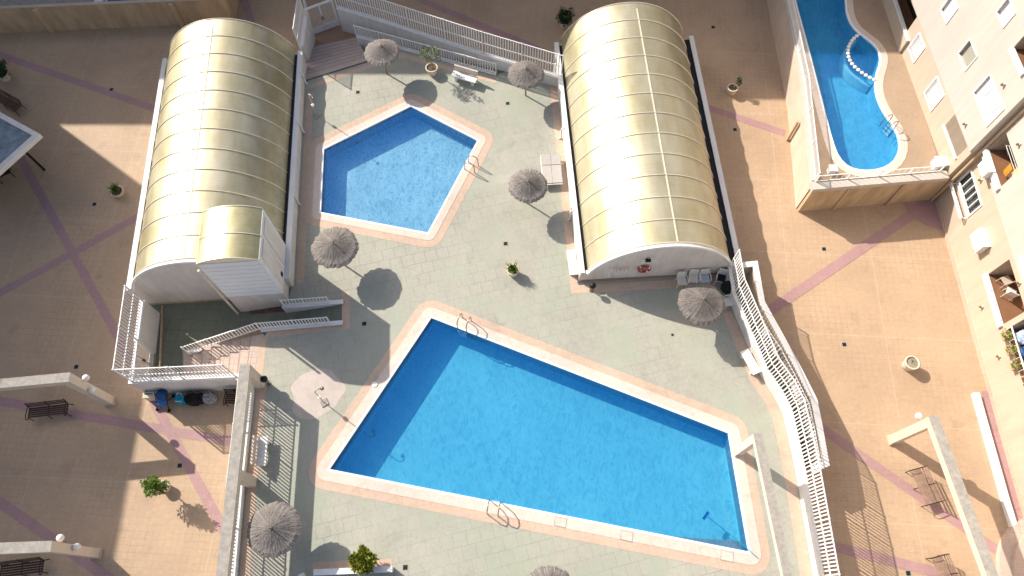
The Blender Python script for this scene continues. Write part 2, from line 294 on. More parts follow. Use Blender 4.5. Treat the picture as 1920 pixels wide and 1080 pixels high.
def thing(name, label, cat, loc=(0, 0, 0), rz=0., group=None):
    o = bpy.data.objects.new(name, None); SC.collection.objects.link(o); o.location = (loc[0], loc[1], loc[2] if len(loc) > 2 else 0); o.rotation_euler = (0, 0, rz)
    o.empty_display_size = .3; return tag(o, label, cat, group)
def tag(o, label, cat, group=None):
    o['label'] = label; o['category'] = cat
    if group: o['group'] = group
    return o
def struct(o): o['kind'] = 'structure'; return o
def dup(root, loc, rz, label, group=None):
    def cp(o, par):
        c = o.copy(); SC.collection.objects.link(c)
        if par is not None: c.parent = par
        for ch in list(o.children): cp(ch, c)
        return c
    kids = list(root.children); r = root.copy(); SC.collection.objects.link(r)
    for ch in kids: cp(ch, r)
    r.location = (loc[0], loc[1], loc[2]); r.rotation_euler = (0, 0, rz); r['label'] = label
    if group: r['group'] = group
    return r
def V2(p): return Vector((p[0], p[1]))
def offset_path(pts, d):      # left of travel for d>0, mitred, open path
    P = [V2(p) for p in pts]; out = []
    for i, p in enumerate(P):
        ns = []
        if i > 0: e = (P[i] - P[i - 1]).normalized(); ns.append(Vector((-e.y, e.x)))
        if i < len(P) - 1: e = (P[i + 1] - P[i]).normalized(); ns.append(Vector((-e.y, e.x)))
        n = sum(ns, Vector((0, 0))).normalized(); k = 1 / max(.4, n.dot(ns[0])); out.append(tuple(p + n * d * k))
    return out
def strip(pts, w, shift=0.):
    a = offset_path(pts, shift + w / 2); b = offset_path(pts, shift - w / 2); return b + a[::-1]
def offset_poly(poly, d, seg=5):   # grow a closed polygon outward, rounding convex corners
    P = [V2(p) for p in poly]
    if area2(P) < 0: P.reverse()
    n = len(P); out = []
    for i in range(n):
        a, b, c = P[i - 1], P[i], P[(i + 1) % n]; e1 = (b - a).normalized(); e2 = (c - b).normalized()
        n1 = Vector((e1.y, -e1.x)); n2 = Vector((e2.y, -e2.x)); cr = e1.x * e2.y - e1.y * e2.x
        if cr > .02 and d > 0 and seg:
            a1 = math.atan2(n1.y, n1.x); a2 = math.atan2(n2.y, n2.x)
            if a2 < a1: a2 += 2 * math.pi
            for k in range(seg + 1):
                t = a1 + (a2 - a1) * k / seg; out.append((b.x + d * math.cos(t), b.y + d * math.sin(t)))
        else:
            m_ = (n1 + n2).normalized(); out.append(tuple(b + m_ * d / max(.4, m_.dot(n1))))
    return out
def smooth_path(pts, it=2, closed=False):
    for _ in range(it):
        q = []; n = len(pts)
        for i in range(n if closed else n - 1):
            a, b = pts[i], pts[(i + 1) % n]
            q += [(a[0] * .75 + b[0] * .25, a[1] * .75 + b[1] * .25), (a[0] * .25 + b[0] * .75, a[1] * .25 + b[1] * .75)]
        pts = q if closed else [pts[0]] + q[1:-1] + [pts[-1]]
    return pts

# ------------------------------------------------------------------ reference lines (world)
E_W = WL([(1368, 498), (1377, 549), (1407, 620.7), (1437, 692), (1466, 735), (1483, 769), (1497, 830), (1509, 887), (1542, 1080), (1562, 1195)], WT)   # east parapet
N_W = WL([(632, 13), (700, 33), (905, 100), (1052, 144)], WT)                                   # north parapet
C_W = [(-11.86, 9.35), (-11.55, 6.6), (-11.2, 3.0), (-10.9, -2.5)]                           # west parapet of the deck
C_W = WL([(471, 722), (452, 905), (437, 1082), (428, 1190)], 1.3)
pool1 = WL([(770, 198), (897, 263), (803, 438), (600, 399), (606, 279)], D)
pool2 = WL([(808, 594), (1367, 811), (1406, 1037), (615, 881)], D)
YR, YL = R(3.5), R(4.2)           # the two halls are turned a little from north
RC, LC = (7.52, 15.86), (-15.38, 15.03)   # middle of each hall's front
RLEN, LLEN, HW, RISE, SPR = 15.3, 14.95, 3.66, 2.6, 1.95
def loc2w(c, a, x, y): return (c[0] + x * math.cos(a) - y * math.sin(a), c[1] + x * math.sin(a) + y * math.cos(a))

# ------------------------------------------------------------------ the plaza, deck, pools
hole = WL([(600, 560), (1380, 560), (1440, 1000), (560, 960)], 0)
hole = [(-9.6, 4.2), (11.5, 2.9), (10.6, 10.5), (3, 13.6), (3.2, 24), (-5, 26.6), (-9.6, 25)]
struct(MB().sheet([(-260, -200), (260, -200), (260, 300), (-260, 300)], 0, [hole]).build('plaza_ground', M['plaza']))
st_tl, st_tr = W(562, 156, D), W(692, 116, D)
LBx = [W(478, 702, D), W(490, 629, D), W(643, 606, D), W(643, 566, D), W(537, 574, D)]
deck_outer = [C_W[3], C_W[2], C_W[1], C_W[0], LBx[0], LBx[1], LBx[2], LBx[3], LBx[4],
              loc2w(LC, YL, 4.05, 0.5), loc2w(LC, YL, 4.05, 13.0), st_tl, st_tr, W(757, 93, D), W(930, 140, D), W(985, 123, D), W(1048, 152, D),
              loc2w(RC, YR, -4.05, 13), loc2w(RC, YR, -4.05, 0.1), loc2w(RC, YR, 3.7, 0.1)] + E_W[1:]
deck_m = MB().prism(deck_outer, 0.0, D, [pool1, pool2])
struct(deck_m.build('pool_deck', M['deck']))
def pool(name, outl, zr, zw, zb, wm, fm, cop, bord, cm='coping'):
    b = MB().sheet(outl, zb); b.skirt(outl, zb, zr - .06, True)
    struct(b.build('pool_basin', M[fm]))
    rim = MB(); rim.sheet(offset_poly(outl, .05, 3), zr + .022, [offset_poly(outl, -.05, 0)]); rim.skirt(offset_poly(outl, -.05, 0), zr - .1, zr + .022, True)
    struct(rim.build('pool_rim', M['rimw']))
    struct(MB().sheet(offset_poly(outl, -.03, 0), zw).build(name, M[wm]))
    if cop:
        struct(MB().prism(offset_poly(outl, cop, 6), zr - .01, zr + .018, [offset_poly(outl, .045, 3)]).build('pool_coping', M[cm]))
    if bord:
        struct(MB().sheet(offset_poly(outl, cop + bord, 6), zr + .006, [offset_poly(outl, cop - .02, 6)]).build('pool_border', M['border']))
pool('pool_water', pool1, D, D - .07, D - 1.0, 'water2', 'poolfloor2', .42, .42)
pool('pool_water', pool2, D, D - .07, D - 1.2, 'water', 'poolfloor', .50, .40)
# peach tile border round the deck edge
bz = D + .004
def bstrip(pts, w=.42, shift=0): return MB().sheet(strip(pts, w, shift), bz)
for pts, w in (((W(494, 632, D), W(486, 702, D)), .36), ((W(499, 626, D), W(650, 611, D)), .36), ((W(648.5, 547, D), W(648.5, 619, D)), .4),
               ((loc2w(LC, YL, 4.42, 0.2), loc2w(LC, YL, 4.42, 12.6)), .4),
               ((W(573, 165, D), W(700, 122, D), W(757, 104, D), W(930, 153, D)), .3),
               ((loc2w(RC, YR, -4.3, -.2), loc2w(RC, YR, -4.3, 13.3)), .42),
               ((loc2w(RC, YR, -4.5, -.42), loc2w(RC, YR, 3.4, -.42)), .46),
               ([tuple(p) for p in offset_path(E_W, -.38)][1:], .5), ([tuple(p) for p in offset_path(C_W, .42)], .45),
               ((W(585, 1063, D), W(735, 1056, D)), .4)):
    struct(MB().sheet(strip(list(pts), w), bz + random.random() * .002).build('deck_border', M['border']))
# mauve bands in the plaza
def band(pts, w=.46, z=.005):
    struct(MB().sheet(strip(WL(pts, 0), w), z).build('mauve_paving_band', M['mauve']))
for i, (a, b) in enumerate([((-60, 82), (330, 218)), ((20, 262), (420, 995)), ((-30, 566), (300, 384)), ((-40, 745), (480, 836)), ((-40, 914), (260, 1124)),
             ((452, -20), (480, 70)), ((760, -12), (1010, 92)), ((1300, 193), (1472, 250)), ((1400, 612), (1716, 398)), ((1500, 775), (1900, 1053)), ((1540, 1019), (1800, 1084))]):
    band([a, b], .46 if i != 8 else .55, .005 + i * .0008)
q = [W(1690, 371), W(1699, 395), W(1714, 410), W(1738, 424), W(1768, 433), W(1776, 371)]
struct(MB().sheet(q, .016).build('mauve_paving_quadrant', M['mauve']))
# pale bleached pad under the open shower
pc = W(592, 738, D); padp = [(pc[0] + 1.25 * (1 + .12 * math.sin(3 * t + 1) + .07 * math.sin(7 * t)) * math.cos(t), pc[1] + 1.25 * (1 + .1 * math.sin(2 * t)) * math.sin(t)) for t in [k * math.pi / 20 for k in range(40)]]
struct(MB().sheet(padp, D + .0035).build('bleached_patch', M['pad']))

# ------------------------------------------------------------------ fences, railings, walls
def fence(name, label, cat, pts, z0, z1, mid=True, post=2.3, bar=.155, group=None, zs=None, th=.04):
    """pts: xy path; zs optional floor heights per point (sloping railings)"""
    pts = [V2(p) for p in pts]; n = len(pts); zz = zs or [z0] * n; h = z1 - z0
    root = thing(name, label, cat, (pts[0].x, pts[0].y, zz[0]), group=group)
    for i in range(n - 1):
        a, b = pts[i], pts[i + 1]; L = (b - a).length; k = max(1, round(L / post))
        for j in range(k):
            p, q_ = a.lerp(b, j / k), a.lerp(b, (j + 1) / k); za = zz[i] + (zz[i + 1] - zz[i]) * j / k; zb = zz[i] + (zz[i + 1] - zz[i]) * (j + 1) / k
            MB().box(p.x, p.y, za, za + h + .03, .06, .06, math.atan2((b - a).y, (b - a).x)).build('post', M['metal_w'], root)
            m = MB(); e = (q_ - p).normalized() * .032; P, Q = p + e, q_ - e
            for t in ([1, .5, .07] if mid else [1, .1]): m.bar((P.x, P.y, za + h * t - .02), (Q.x, Q.y, zb + h * t - .02), .045, .04)
            nb = max(2, round((Q - P).length / bar))
            for s_ in range(1, nb):
                t = s_ / nb; c = P.lerp(Q, t); zc = za + (zb - za) * t; m.box(c.x, c.y, zc + h * .07, zc + h - .03, th * 1.5, .016, math.atan2(e.y, e.x))
            m.build('railing_panel', M['metal_w'], root)
    p = pts[-1]; MB().box(p.x, p.y, zz[-1], zz[-1] + h + .03, .06, .06).build('post', M['metal_w'], root)
    return root
def pwall(name, label, cat, pts, z0, z1, t=.22, m='wallwhite', cap='white', capw=.05, group=None):
    p0 = pts[0]; root = thing(name, label, cat, (p0[0], p0[1], z0), group=group)
    MB().prism(strip(pts, t), z0, z1 - .06).build('wall', M[m], root)
    MB().prism(strip(pts, t + capw), z1 - .06, z1, bottom=True).build('coping', M[cap], root); return root
pwall('parapet_wall', 'long white parapet wall bending down the right side of the pool deck', 'wall', E_W, 0, WT, .15, capw=.03)
fence('metal_fence', 'tall white bar fence with mid rail on the curving right hand parapet of the deck', 'fence', E_W, WT, FT)
pwall('parapet_wall', 'white parapet wall behind the top terrace steps, between the two vaulted halls', 'wall', N_W, 0, WT)
fence('metal_fence', 'tall white bar fence along the top edge of the deck between the two halls', 'fence', N_W, WT, FT)
pwall('parapet_wall', 'white parapet wall below the grey concrete beam left of the large pool', 'wall', C_W, 0, 1.3)
fence('metal_fence', 'tall white bar fence under the grey concrete beam left of the large pool', 'fence', C_W, 1.3, 3.04)
gl = W(557, -6, WT); glc = W(573, 31, WT); gr = N_W[0]
hallNE = loc2w(LC, YL, 4.0, 15.3)
pwall('parapet_wall', 'short white parapet wall between the left hall and the top entrance gate', 'wall', [hallNE, (glc[0], glc[1])], 0, WT)
fence('metal_fence', 'white bar fence left of the top entrance gate', 'fence', [loc2w(LC, YL, 4.0, 15.0), (glc[0], glc[1])], WT, FT)
fence('metal_fence', 'white bar fence running out of view behind the top entrance gate', 'fence', [W(560, -40, 1.0), (glc[0] + .02, glc[1] + .25)], 0.02, 1.9)
# lower left enclosure
LBc = W(246, 714, WT); LBt = W(266, 563, WT); LBe = W(441, 705, WT); g1 = W(255.5, 640, WT); g2 = W(249.5, 690, WT)
pwall('parapet_wall', 'white parapet wall beside the lower left gate, upper stretch next to the left hall', 'wall', [LBt, g1], 0, WT)
pwall('parapet_wall', 'white parapet wall at the lower left corner, with belongings lined up at its foot', 'wall', [g2, LBc, LBe, C_W[0]], 0, WT)
fence('metal_fence', 'tall white bar fence round the lower left corner of the enclosure', 'fence', [LBt, LBc, LBe], WT, FT)
def gate(name, label, a, b, z0, z1):
    a, b = V2(a), V2(b); root = thing(name, label, 'gate', (a.x, a.y, z0)); d = (b - a); an = math.atan2(d.y, d.x)
    m = MB()
    for p in (a, b): m.box(p.x, p.y, z0, z1, .09, .09, an)
    m.bar((a.x, a.y, z1), (b.x, b.y, z1), .09, .08); m.build('gate_frame', M['metal_w'], root)
    for k in range(2):
        p, q_ = a.lerp(b, .03 + .48 * k), a.lerp(b, .49 + .48 * k); m = MB()
        for t in (.02, .2, .97): m.bar((p.x, p.y, z0 + (z1 - z0) * t), (q_.x, q_.y, z0 + (z1 - z0) * t), .05, .06)
        for c in (p, q_): m.box(c.x, c.y, z0 + .03, z1 - .06, .07, .06, an)
        for s_ in range(1, 9): c = p.lerp(q_, s_ / 9); m.box(c.x, c.y, z0 + .1, z1 - .08, .02, .02, an)
        mid = p.lerp(q_, .5); m.box(mid.x, mid.y, z0 + .05, z0 + .42, (q_ - p).length - .08, .02, an)
        leaf = m.build('gate_leaf', M['metal_w'], root)
        hp = a.lerp(b, .47 if k == 0 else .53); MB().box(hp.x, hp.y, z0 + .85, z0 + 1.15, .05, .12, an).build('handle', M['steel'], leaf)
    return root
gate('entrance_gate', 'white double bar gate at the head of the top steps', W(588, 65, 0), W(636, 47, 0), 0.02, 2.1)
gate('entrance_gate', 'white double bar gate in the lower left fence, opposite the sunken green floor', g1, g2, 0.02, 1.85)
# outer ramp corridor east
O_W = WL([(1388, 497), (1416, 494), (1429, 566), (1470, 640), (1497, 690), (1527, 750), (1537, 800), (1549, 869), (1524, 880)], WT)
pwall('parapet_wall', 'outer white parapet wall of the narrow passage right of the pool deck', 'wall', O_W, 0, WT, .24, 'cream')
RI = offset_path(WL([(1436, 600), (1470, 650), (1497, 700), (1524, 755), (1534, 800), (1545, 862)], WT), -.16)
fence('metal_railing', 'low white bar railing inside the outer passage wall at the right of the deck', 'railing', RI, .95, 1.85, mid=False, th=.05, bar=.16)
cor = WL([(1380, 500), (1418, 500), (1432, 566), (1500, 690), (1530, 750), (1550, 869), (1530, 880)], 0.9) + [E_W[7], E_W[6], E_W[5], E_W[4], E_W[3], E_W[2], E_W[1]]
struct(MB().sheet(cor, .02).build('passage_floor', M['pit']))

# ------------------------------------------------------------------ stairs and ramps
def stairs(name, label, e0, e1, z0, z1, n, m='stair', base=0):
    a0, b0, a1, b1 = V2(e0[0]), V2(e0[1]), V2(e1[0]), V2(e1[1]); root = thing(name, label, 'stairs', (a0.x, a0.y, z0))
    for i in range(n):
        s_, t = i / n, (i + 1) / n; pl = [tuple(a0.lerp(a1, s_)), tuple(b0.lerp(b1, s_)), tuple(b0.lerp(b1, 1.0)), tuple(a0.lerp(a1, 1.0))]
        z = z0 + (z1 - z0) * (i + 1) / n - .003 * (i == n - 1)
        pl = [tuple(a0.lerp(a1, s_)), tuple(b0.lerp(b1, s_)), tuple(b0.lerp(b1, t)), tuple(a0.lerp(a1, t))]
        if area2(pl) < 0: pl.reverse()
        so_ = MB().prism(pl, base, z).build('step', M[m], root)
        p_, q_ = a0.lerp(a1, s_), b0.lerp(b1, s_); e_ = (a1 - a0).normalized() * .03; MB().bar((p_.x + e_.x, p_.y + e_.y, z + .001), (q_.x + e_.x, q_.y + e_.y, z + .001), .05, .006).build('nosing', M['nosing'], so_)
    return root
stairs('staircase', 'wide flight of pale shaded steps below the top entrance gate', (W(577, 92, 0), W(668, 72, 0)), (W(563, 152, D), W(691, 113, D)), 0, D, 8)
stairs('staircase', 'pale sunlit flight of steps at the lower left, beside the sunken green floor', (W(344, 657, 0), W(345, 712, 0)), (W(490, 628.5, D), W(479, 702, D)), 0, D, 8)
land = [W(577, 91), W(668, 71), W(668, 45), W(570, 68)]
struct(MB().sheet([W(560, 110), W(577, 91), W(668, 71), W(720, 75), W(650, 35), W(570, 60)], .012).build('gate_landing', M['plaza_dark']))
# ramp behind the top railing
ra, rb = [W(669, 71, 0), W(760, 88, .35), W(932, 139, D - .01)], [W(655, 44, 0), W(760, 66, .35), W(985, 122, D - .01)]
m = MB(); zz = (0.02, .4, D - .01)
m.add([(ra[i][0], ra[i][1], zz[i]) for i in range(3)] + [(rb[i][0], rb[i][1], zz[i]) for i in range(3)], [(0, 1, 4, 3), (1, 2, 5, 4)])
struct(m.build('access_ramp', M['pit']))
kt = [W(672, 80, .55), W(757, 93, D), W(930, 140, D)]
pwall('kerb_wall', 'low white kerb under the shorter railing near the potted olive', 'kerb', kt, 0, D + .12, .16)
fence('metal_railing', 'waist high white railing between the top ramp and the deck, behind the potted olive', 'railing', kt, D + .12, D + .95, mid=False, post=1.9)
# sunken floor + passage lower left
pit = [W(297, 590), W(430, 577), W(560, 570), W(560, 606), W(344, 655), W(344, 712), W(285, 712)]
pit = [loc2w(LC, YL, -4.0, -.02), loc2w(LC, YL, 3.2, -.02), W(470, 578), W(470, 612), W(344, 655), W(344, 715), (LBc[0] + .1, LBc[1] + .1), (LBt[0] + .1, LBt[1])]
struct(MB().sheet(pit, .010).build('sunken_floor', M['pit']))
m = MB(); a = [W(642, 566, D), W(642, 605, D), W(468, 612, 0), W(468, 577, 0)]
m.add([(a[0][0], a[0][1], D - .02), (a[1][0], a[1][1], D - .02), (a[2][0], a[2][1], .02), (a[3][0], a[3][1], .02)], [(0, 1, 2, 3)]); m.f = [tuple(reversed(f)) for f in m.f]
struct(m.build('passage_ramp', M['pit']))
m = MB(); a = [W(560, 573, D * .53), W(556, 583, D * .5), W(470, 590, 0), W(466, 579, 0)]
m.add([(a[0][0], a[0][1], D * .54), (a[1][0], a[1][1], D * .52), (a[2][0], a[2][1], .045), (a[3][0], a[3][1], .045)], [(3, 2, 1, 0)]); struct(m.build('worn_floor_strip', M['worn']))
k1 = [W(644, 567, D), W(570, 573, D), W(530, 575.5, D)]
pwall('kerb_wall', 'low white kerb on the upper side of the sunken passage by the left hall', 'kerb', k1, 0, D + .14, .18)
fence('metal_railing', 'short white railing on the upper side of the sunken passage by the left hall', 'railing', [W(618, 569, D), W(573, 572.5, D), W(534, 575, D)], D + .14, D + .85, mid=False, post=1.3)
k2 = [W(643, 606, D), W(490, 619, D)]
pwall('kerb_wall', 'low white kerb on the lower side of the sunken passage, ending at the steps', 'kerb', k2, 0, D + .14, .18)
fence('metal_railing', 'long white railing along the lower side of the sunken passage and down the steps', 'railing', [W(620, 608, D), W(490, 619, D), W(352, 661, 0.3)], D + .14, D + .95, mid=False, post=1.5, zs=[D + .14, D + .14, .3])
# side wall of the stair toward the pit
pwall('stair_wall', 'low cream side wall carrying the railing down the lower left steps', 'wall', [W(490, 619.5, D), W(352, 661, 0.3)], 0, .34, .14)

# ------------------------------------------------------------------ the two vaulted halls
def hall(label, C, A, LEN, zfront, side_w, block=False):
    root = thing('vaulted_hall', label, 'building', (C[0], C[1], 0), A)
    def put(mb, name, m, par=None, smooth=False):
        return mb.build(name, M[m], par or root, smooth, world=False)
    rad = (HW * HW + RISE * RISE) / (2 * RISE); ha = math.asin(HW / rad); zc = SPR + RISE - rad; n = 40
    arc = [(rad * math.sin(-ha + 2 * ha * i / n), zc + rad * math.cos(-ha + 2 * ha * i / n)) for i in range(n + 1)]
    # gable ends
    for nm, y, s_ in (('gable_wall', 0.02, 1), ('back_gable_wall', LEN - .26, 1)):
        mb = MB(); e_ = .42 if y < 1 else .1; k_ = 1 if y < 1 else .985
        pts = [(-HW - e_, 0), (-HW - e_, SPR - .1)] + [(x * k_, z - (1 - k_) * 6) for x, z in arc] + [(HW + e_, SPR - .1), (HW + e_, 0)]
        k = len(pts); th = .2 * s_
        mb.add([(x, y, z) for x, z in pts] + [(x, y + th, z) for x, z in pts], [])
        tr = tessellate_polygon([[Vector((x, z, 0)) for x, z in pts]])
        mb.f += [tuple(t) for t in tr] + [tuple(i + k for i in t)[::-1] for t in tr] + [(i, (i + 1) % k, (i + 1) % k + k, i + k) for i in range(k)]
        g = put(mb, nm, 'gable')
        if y < 1: mb = MB(); mb.tube([(x, y - .03 * s_, z + .02) for x, z in arc], .075, 6); put(mb, 'gable_trim', 'white', g)
    # long side walls with coping, black gutter between wall and roof
    for sgn, gw in ((-1, side_w[0]), (1, side_w[1])):
        put(MB().box(sgn * (HW + gw + .10), LEN / 2, 0, SPR - .02, .22, LEN - .3), 'side_wall', 'wallwhite')
        put(MB().box(sgn * (HW + gw + .10), LEN / 2, SPR - .02, SPR + .05, .27, LEN - .1), 'wall_coping', 'white')
        put(MB().box(sgn * (HW + gw / 2 - .01), LEN / 2, SPR - .35, SPR - .04, gw - .02, LEN - .5), 'gutter', 'black')
    nb = 12
    for b in range(nb):           # one roof sheet per bay
        y0, y1 = .2 + LEN * b / nb, .2 + LEN * (b + 1) / nb
        mb = MB(); vs = [(x, y0, z) for x, z in arc] + [(x, y1, z) for x, z in arc]
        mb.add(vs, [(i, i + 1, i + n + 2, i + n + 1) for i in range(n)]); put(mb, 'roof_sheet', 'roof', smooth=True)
    for b in range(nb + 1):
        y = .2 + LEN * b / nb; put(MB().tube([(x * 1.004, y, z + .012) for x, z in arc], .032, 6), 'roof_rib', 'rib', smooth=True)
    mb = MB(); xr = .42 if not block else -.15; zr = zc + math.sqrt(rad * rad - xr * xr) + .012
    put(mb.box(xr, LEN / 2, zr - .01, zr + .012, .07, LEN - .5), 'ridge_joint', 'rib')
    return root, arc, put
hr, arc, putR = hall('right hand hall with a golden ribbed barrel roof, lifebuoy on its front', RC, YR, RLEN, D, (.2, .34))
# lifebuoy on the front gable (a thing of its own), small lamp box
bc = loc2w(RC, YR, 0, 0)
p = on_wall(1208, 503.5, loc2w(RC, YR, -4, -.05), loc2w(RC, YR, 4, -.05))
m = MB(); ring = [(p.x + .27 * math.cos(t) * math.cos(YR), p.y + .27 * math.cos(t) * math.sin(YR) - .04, p.z + .27 * math.sin(t)) for t in [k * math.pi / 10 for k in range(21)]]
lb = thing('lifebuoy', 'red and white lifebuoy hung on the front of the right hall', 'lifebuoy', (p.x, p.y - .04, p.z)); m.tube(ring, .075, 8); m.build('ring', M['red'], lb, True)
for k in range(4):
    t = k * math.pi / 2 + .78; c = (p.x + .27 * math.cos(t), p.y - .035, p.z + .27 * math.sin(t)); MB().ball(c, .085, 8).build('white_band', M['white'], lb, True)
p = on_wall(1215, 486.5, loc2w(RC, YR, -4, -.05), loc2w(RC, YR, 4, -.05))
tag(MB().box(p.x, p.y - .06, p.z - .05, p.z + .07, .26, .14, YR).build('wall_lamp', M['black']), 'small black lamp box above the lifebuoy on the right hall', 'lamp')
# downpipes of the halls
for (C_, A_, x, ys, who) in ((LC, YL, 4.10, (2.9, 7.9, 12.4), 'left'), (RC, YR, -4.10, (4.2, 8.2, 12.2), 'right')):
    root_ = bpy.data.objects.get('vaulted_hall') if who == 'right' else None
hl, arcl, putL = hall('left hand hall with a golden ribbed barrel roof and a small vaulted porch', LC, YL, LLEN, 0, (.14, .22), True)
for r_, x, ys, zb in ((hl, 4.08, (4.9, 9.7, 13.2), D), (hr, -4.1, (3.7, 9.0, 13.6), D)):
    for y in ys:
        sx = 1 if x > 0 else -1
        MB().tube([(x - sx * .05, y, SPR + .02), (x + sx * .09, y, SPR + .04), (x + sx * .1, y, SPR - .1), (x + sx * .1, y, zb + .05), (x + sx * .22, y, zb + .03)], .055, 8).build('downpipe', M['white'], r_, True, world=False)
# plinths
MB().box(0, -.0, D, D + .16, 7.9, .05).build('plinth', M['plaza_dark'], hr, world=False)
MB().box(-.6, -.0, 0, .14, 6.4, .05).build('plinth', M['ochre'], hl, world=False)
MB().box((LBt[0] + LBc[0]) / 2 + .17, (LBt[1] + LBc[1]) / 2, 0, .14, .06, 5.6, math.atan2(LBt[1] - LBc[1], LBt[0] - LBc[0]) - math.pi / 2).build('wall_plinth', M['ochre'], hl)
# faded painted strokes left of the lifebuoy
mb = MB(); ax_, bx_ = loc2w(RC, YR, -4, -.02), loc2w(RC, YR, 4, -.02)
def gp(x, y): q = on_wall(x, y, ax_, bx_); return (q.x, q.y, q.z)
for a, b in (((1141, 514), (1143, 498)), ((1143, 498), (1148, 499)), ((1148, 499), (1147, 505)), ((1147, 505), (1142, 506)), ((1152, 511), (1153, 500)), ((1157, 511), (1158, 502)), ((1158, 502), (1162, 503)), ((1161, 511), (1163, 503)), ((1166, 510), (1167, 500)), ((1170, 511), (1174, 500)), ((1176, 510), (1174, 500)), ((1180, 510), (1182, 497))): mb.bar(gp(*a), gp(*b), .05, .012)
mb.build('faded_lettering', M['faded'], hr)
# porch block on the left hall
bx0, bx1, by0, by1, bz0, brise = 1.08, 3.86, -.76, 1.9, 5.8, .40
px = (bx0 + bx1) / 2; hw = (bx1 - bx0) / 2; rd = (hw * hw + brise * brise) / (2 * brise); ha = math.asin(hw / rd); zc = bz0 + brise - rd
parc = [(px + rd * math.sin(-ha + 2 * ha * i / 20), zc + rd * math.cos(-ha + 2 * ha * i / 20)) for i in range(21)]
mb = MB().box(px, (by0 + by1) / 2, 0, 2.05, bx1 - bx0, by1 - by0); porch = putL(mb, 'porch_wall', 'gable')
mb = MB().box(px, (by0 + by1) / 2, 2.05, bz0, bx1 - bx0 + .03, by1 - by0 + .03); putL(mb, 'porch_louvre_box', 'white', porch)
for i in range(9):
    z = 2.27 + i * .41; putL(MB().bar((bx0 + .06, by0 - .03, z), (bx1 + .02, by0 - .03, z), .04, .37), 'louvre', 'shutter', porch)
for i in range(2): putL(MB().box(bx1 + .04, by0 + .5 + 1.15 * i + .25, 2.3, 5.5, .05, .95), 'side_panel', 'wallwhite', porch)
putL(MB().box(bx1 + .08, by0 + .75, 2.5, 2.75, .06, .2), 'vent', 'dark', porch)
mb = MB(); k = 21
mb.add([(x, by0 - .06, z) for x, z in parc] + [(x, by1, z) for x, z in parc], [(i, i + 1, i + 22, i + 21) for i in range(20)])
pr = putL(mb, 'porch_roof', 'roof2', smooth=True)
mb = MB(); pts = parc; mb.add([(x, by0 - .04, z) for x, z in pts], [tuple(range(21))[::-1]]); putL(mb, 'porch_roof_end', 'rib', pr); mb = MB(); mb.add([(x, by1 - .02, z) for x, z in pts], [tuple(range(21))]); putL(mb, 'porch_roof_end', 'rib', pr)
for y in (by0 - .05, (by0 + by1) / 2 - .1, by1): putL(MB().tube([(x, y, z + .01) for x, z in parc], .028, 6), 'porch_rib', 'rib', pr)
putL(MB().tube([(bx0 - .1, by0 - .12, bz0 - .5), (bx0 - .1, by0 - .12, .1)], .06, 8), 'downpipe', 'pot', porch)

# ------------------------------------------------------------------ parasols
def parasol(label, loc, size=1.):
    root = thing('straw_parasol', label, 'parasol', loc, group='straw parasols round the pools'); rr = random.Random(sum(map(ord, label)))
    root.rotation_euler = (rr.uniform(-.04, .04), rr.uniform(-.04, .04), rr.uniform(0, 6.28))
    MB().tube([(0, 0, 0), (0, 0, 2.2)], .045, 8).build('pole', M['pole'], root, True, world=False)
    RAD, Z0, Z1 = 1.02 * size, 1.78, 2.26; mb = MB(); n = 64
    prof = [(1.0, 0, 1), (.86, .035, 1), (.6, .0, 1), (.3, .02, 1), (.06, 0, 1)]
    vs = []
    for j, (f, dz, _) in enumerate(prof):
        for i in range(n):
            a = 2 * math.pi * i / n; r_ = RAD * f * (1 + (rr.uniform(-.05, .035) if j == 0 else rr.uniform(-.01, .01)))
            vs.append((r_ * math.cos(a), r_ * math.sin(a), Z1 - (Z1 - Z0) * f + dz + rr.uniform(-.012, .012)))
    mb.add(vs, [(j * n + i, j * n + (i + 1) % n, (j + 1) * n + (i + 1) % n, (j + 1) * n + i) for j in range(4) for i in range(n)])
    mb.add([(.06 * math.cos(2 * math.pi * i / 12), .06 * math.sin(2 * math.pi * i / 12), Z1 - .02) for i in range(12)], [tuple(range(12))])
    can = mb.build('straw_canopy', M['straw'], root, world=False)
    mb = MB()
    for k in range(1300):            # loose straw ends lying on the cone
        a = rr.uniform(0, 2 * math.pi); f0 = rr.uniform(.08, .9); f1 = min(1.05, f0 + rr.uniform(.08, .22)); w = rr.uniform(.003, .008); da = rr.uniform(-.03, .03)
        h0, h1 = rr.uniform(.004, .02), rr.uniform(.02, .05)
        c0, s0, c1, s1 = math.cos(a), math.sin(a), math.cos(a + da), math.sin(a + da)
        p0 = Vector((RAD * f0 * c0, RAD * f0 * s0, Z1 - (Z1 - Z0) * f0 + h0)); p1 = Vector((RAD * f1 * c1, RAD * f1 * s1, Z1 - (Z1 - Z0) * f1 + h1))
        t_ = Vector((-s0, c0, 0)) * w; mb.add([p0 - t_, p0 + t_, p1 + t_ * .6, p1 - t_ * .6], [(0, 1, 2, 3)])
    mb.build('loose_straw', M['straw'], can, world=False)
    MB().tube([(0, 0, Z1 - .05), (0, 0, Z1 + .02), (.01, .01, Z1 + .22)], .055, 8, r2=.02).build('top_tuft', M['pole'], root, True, world=False)
    return root
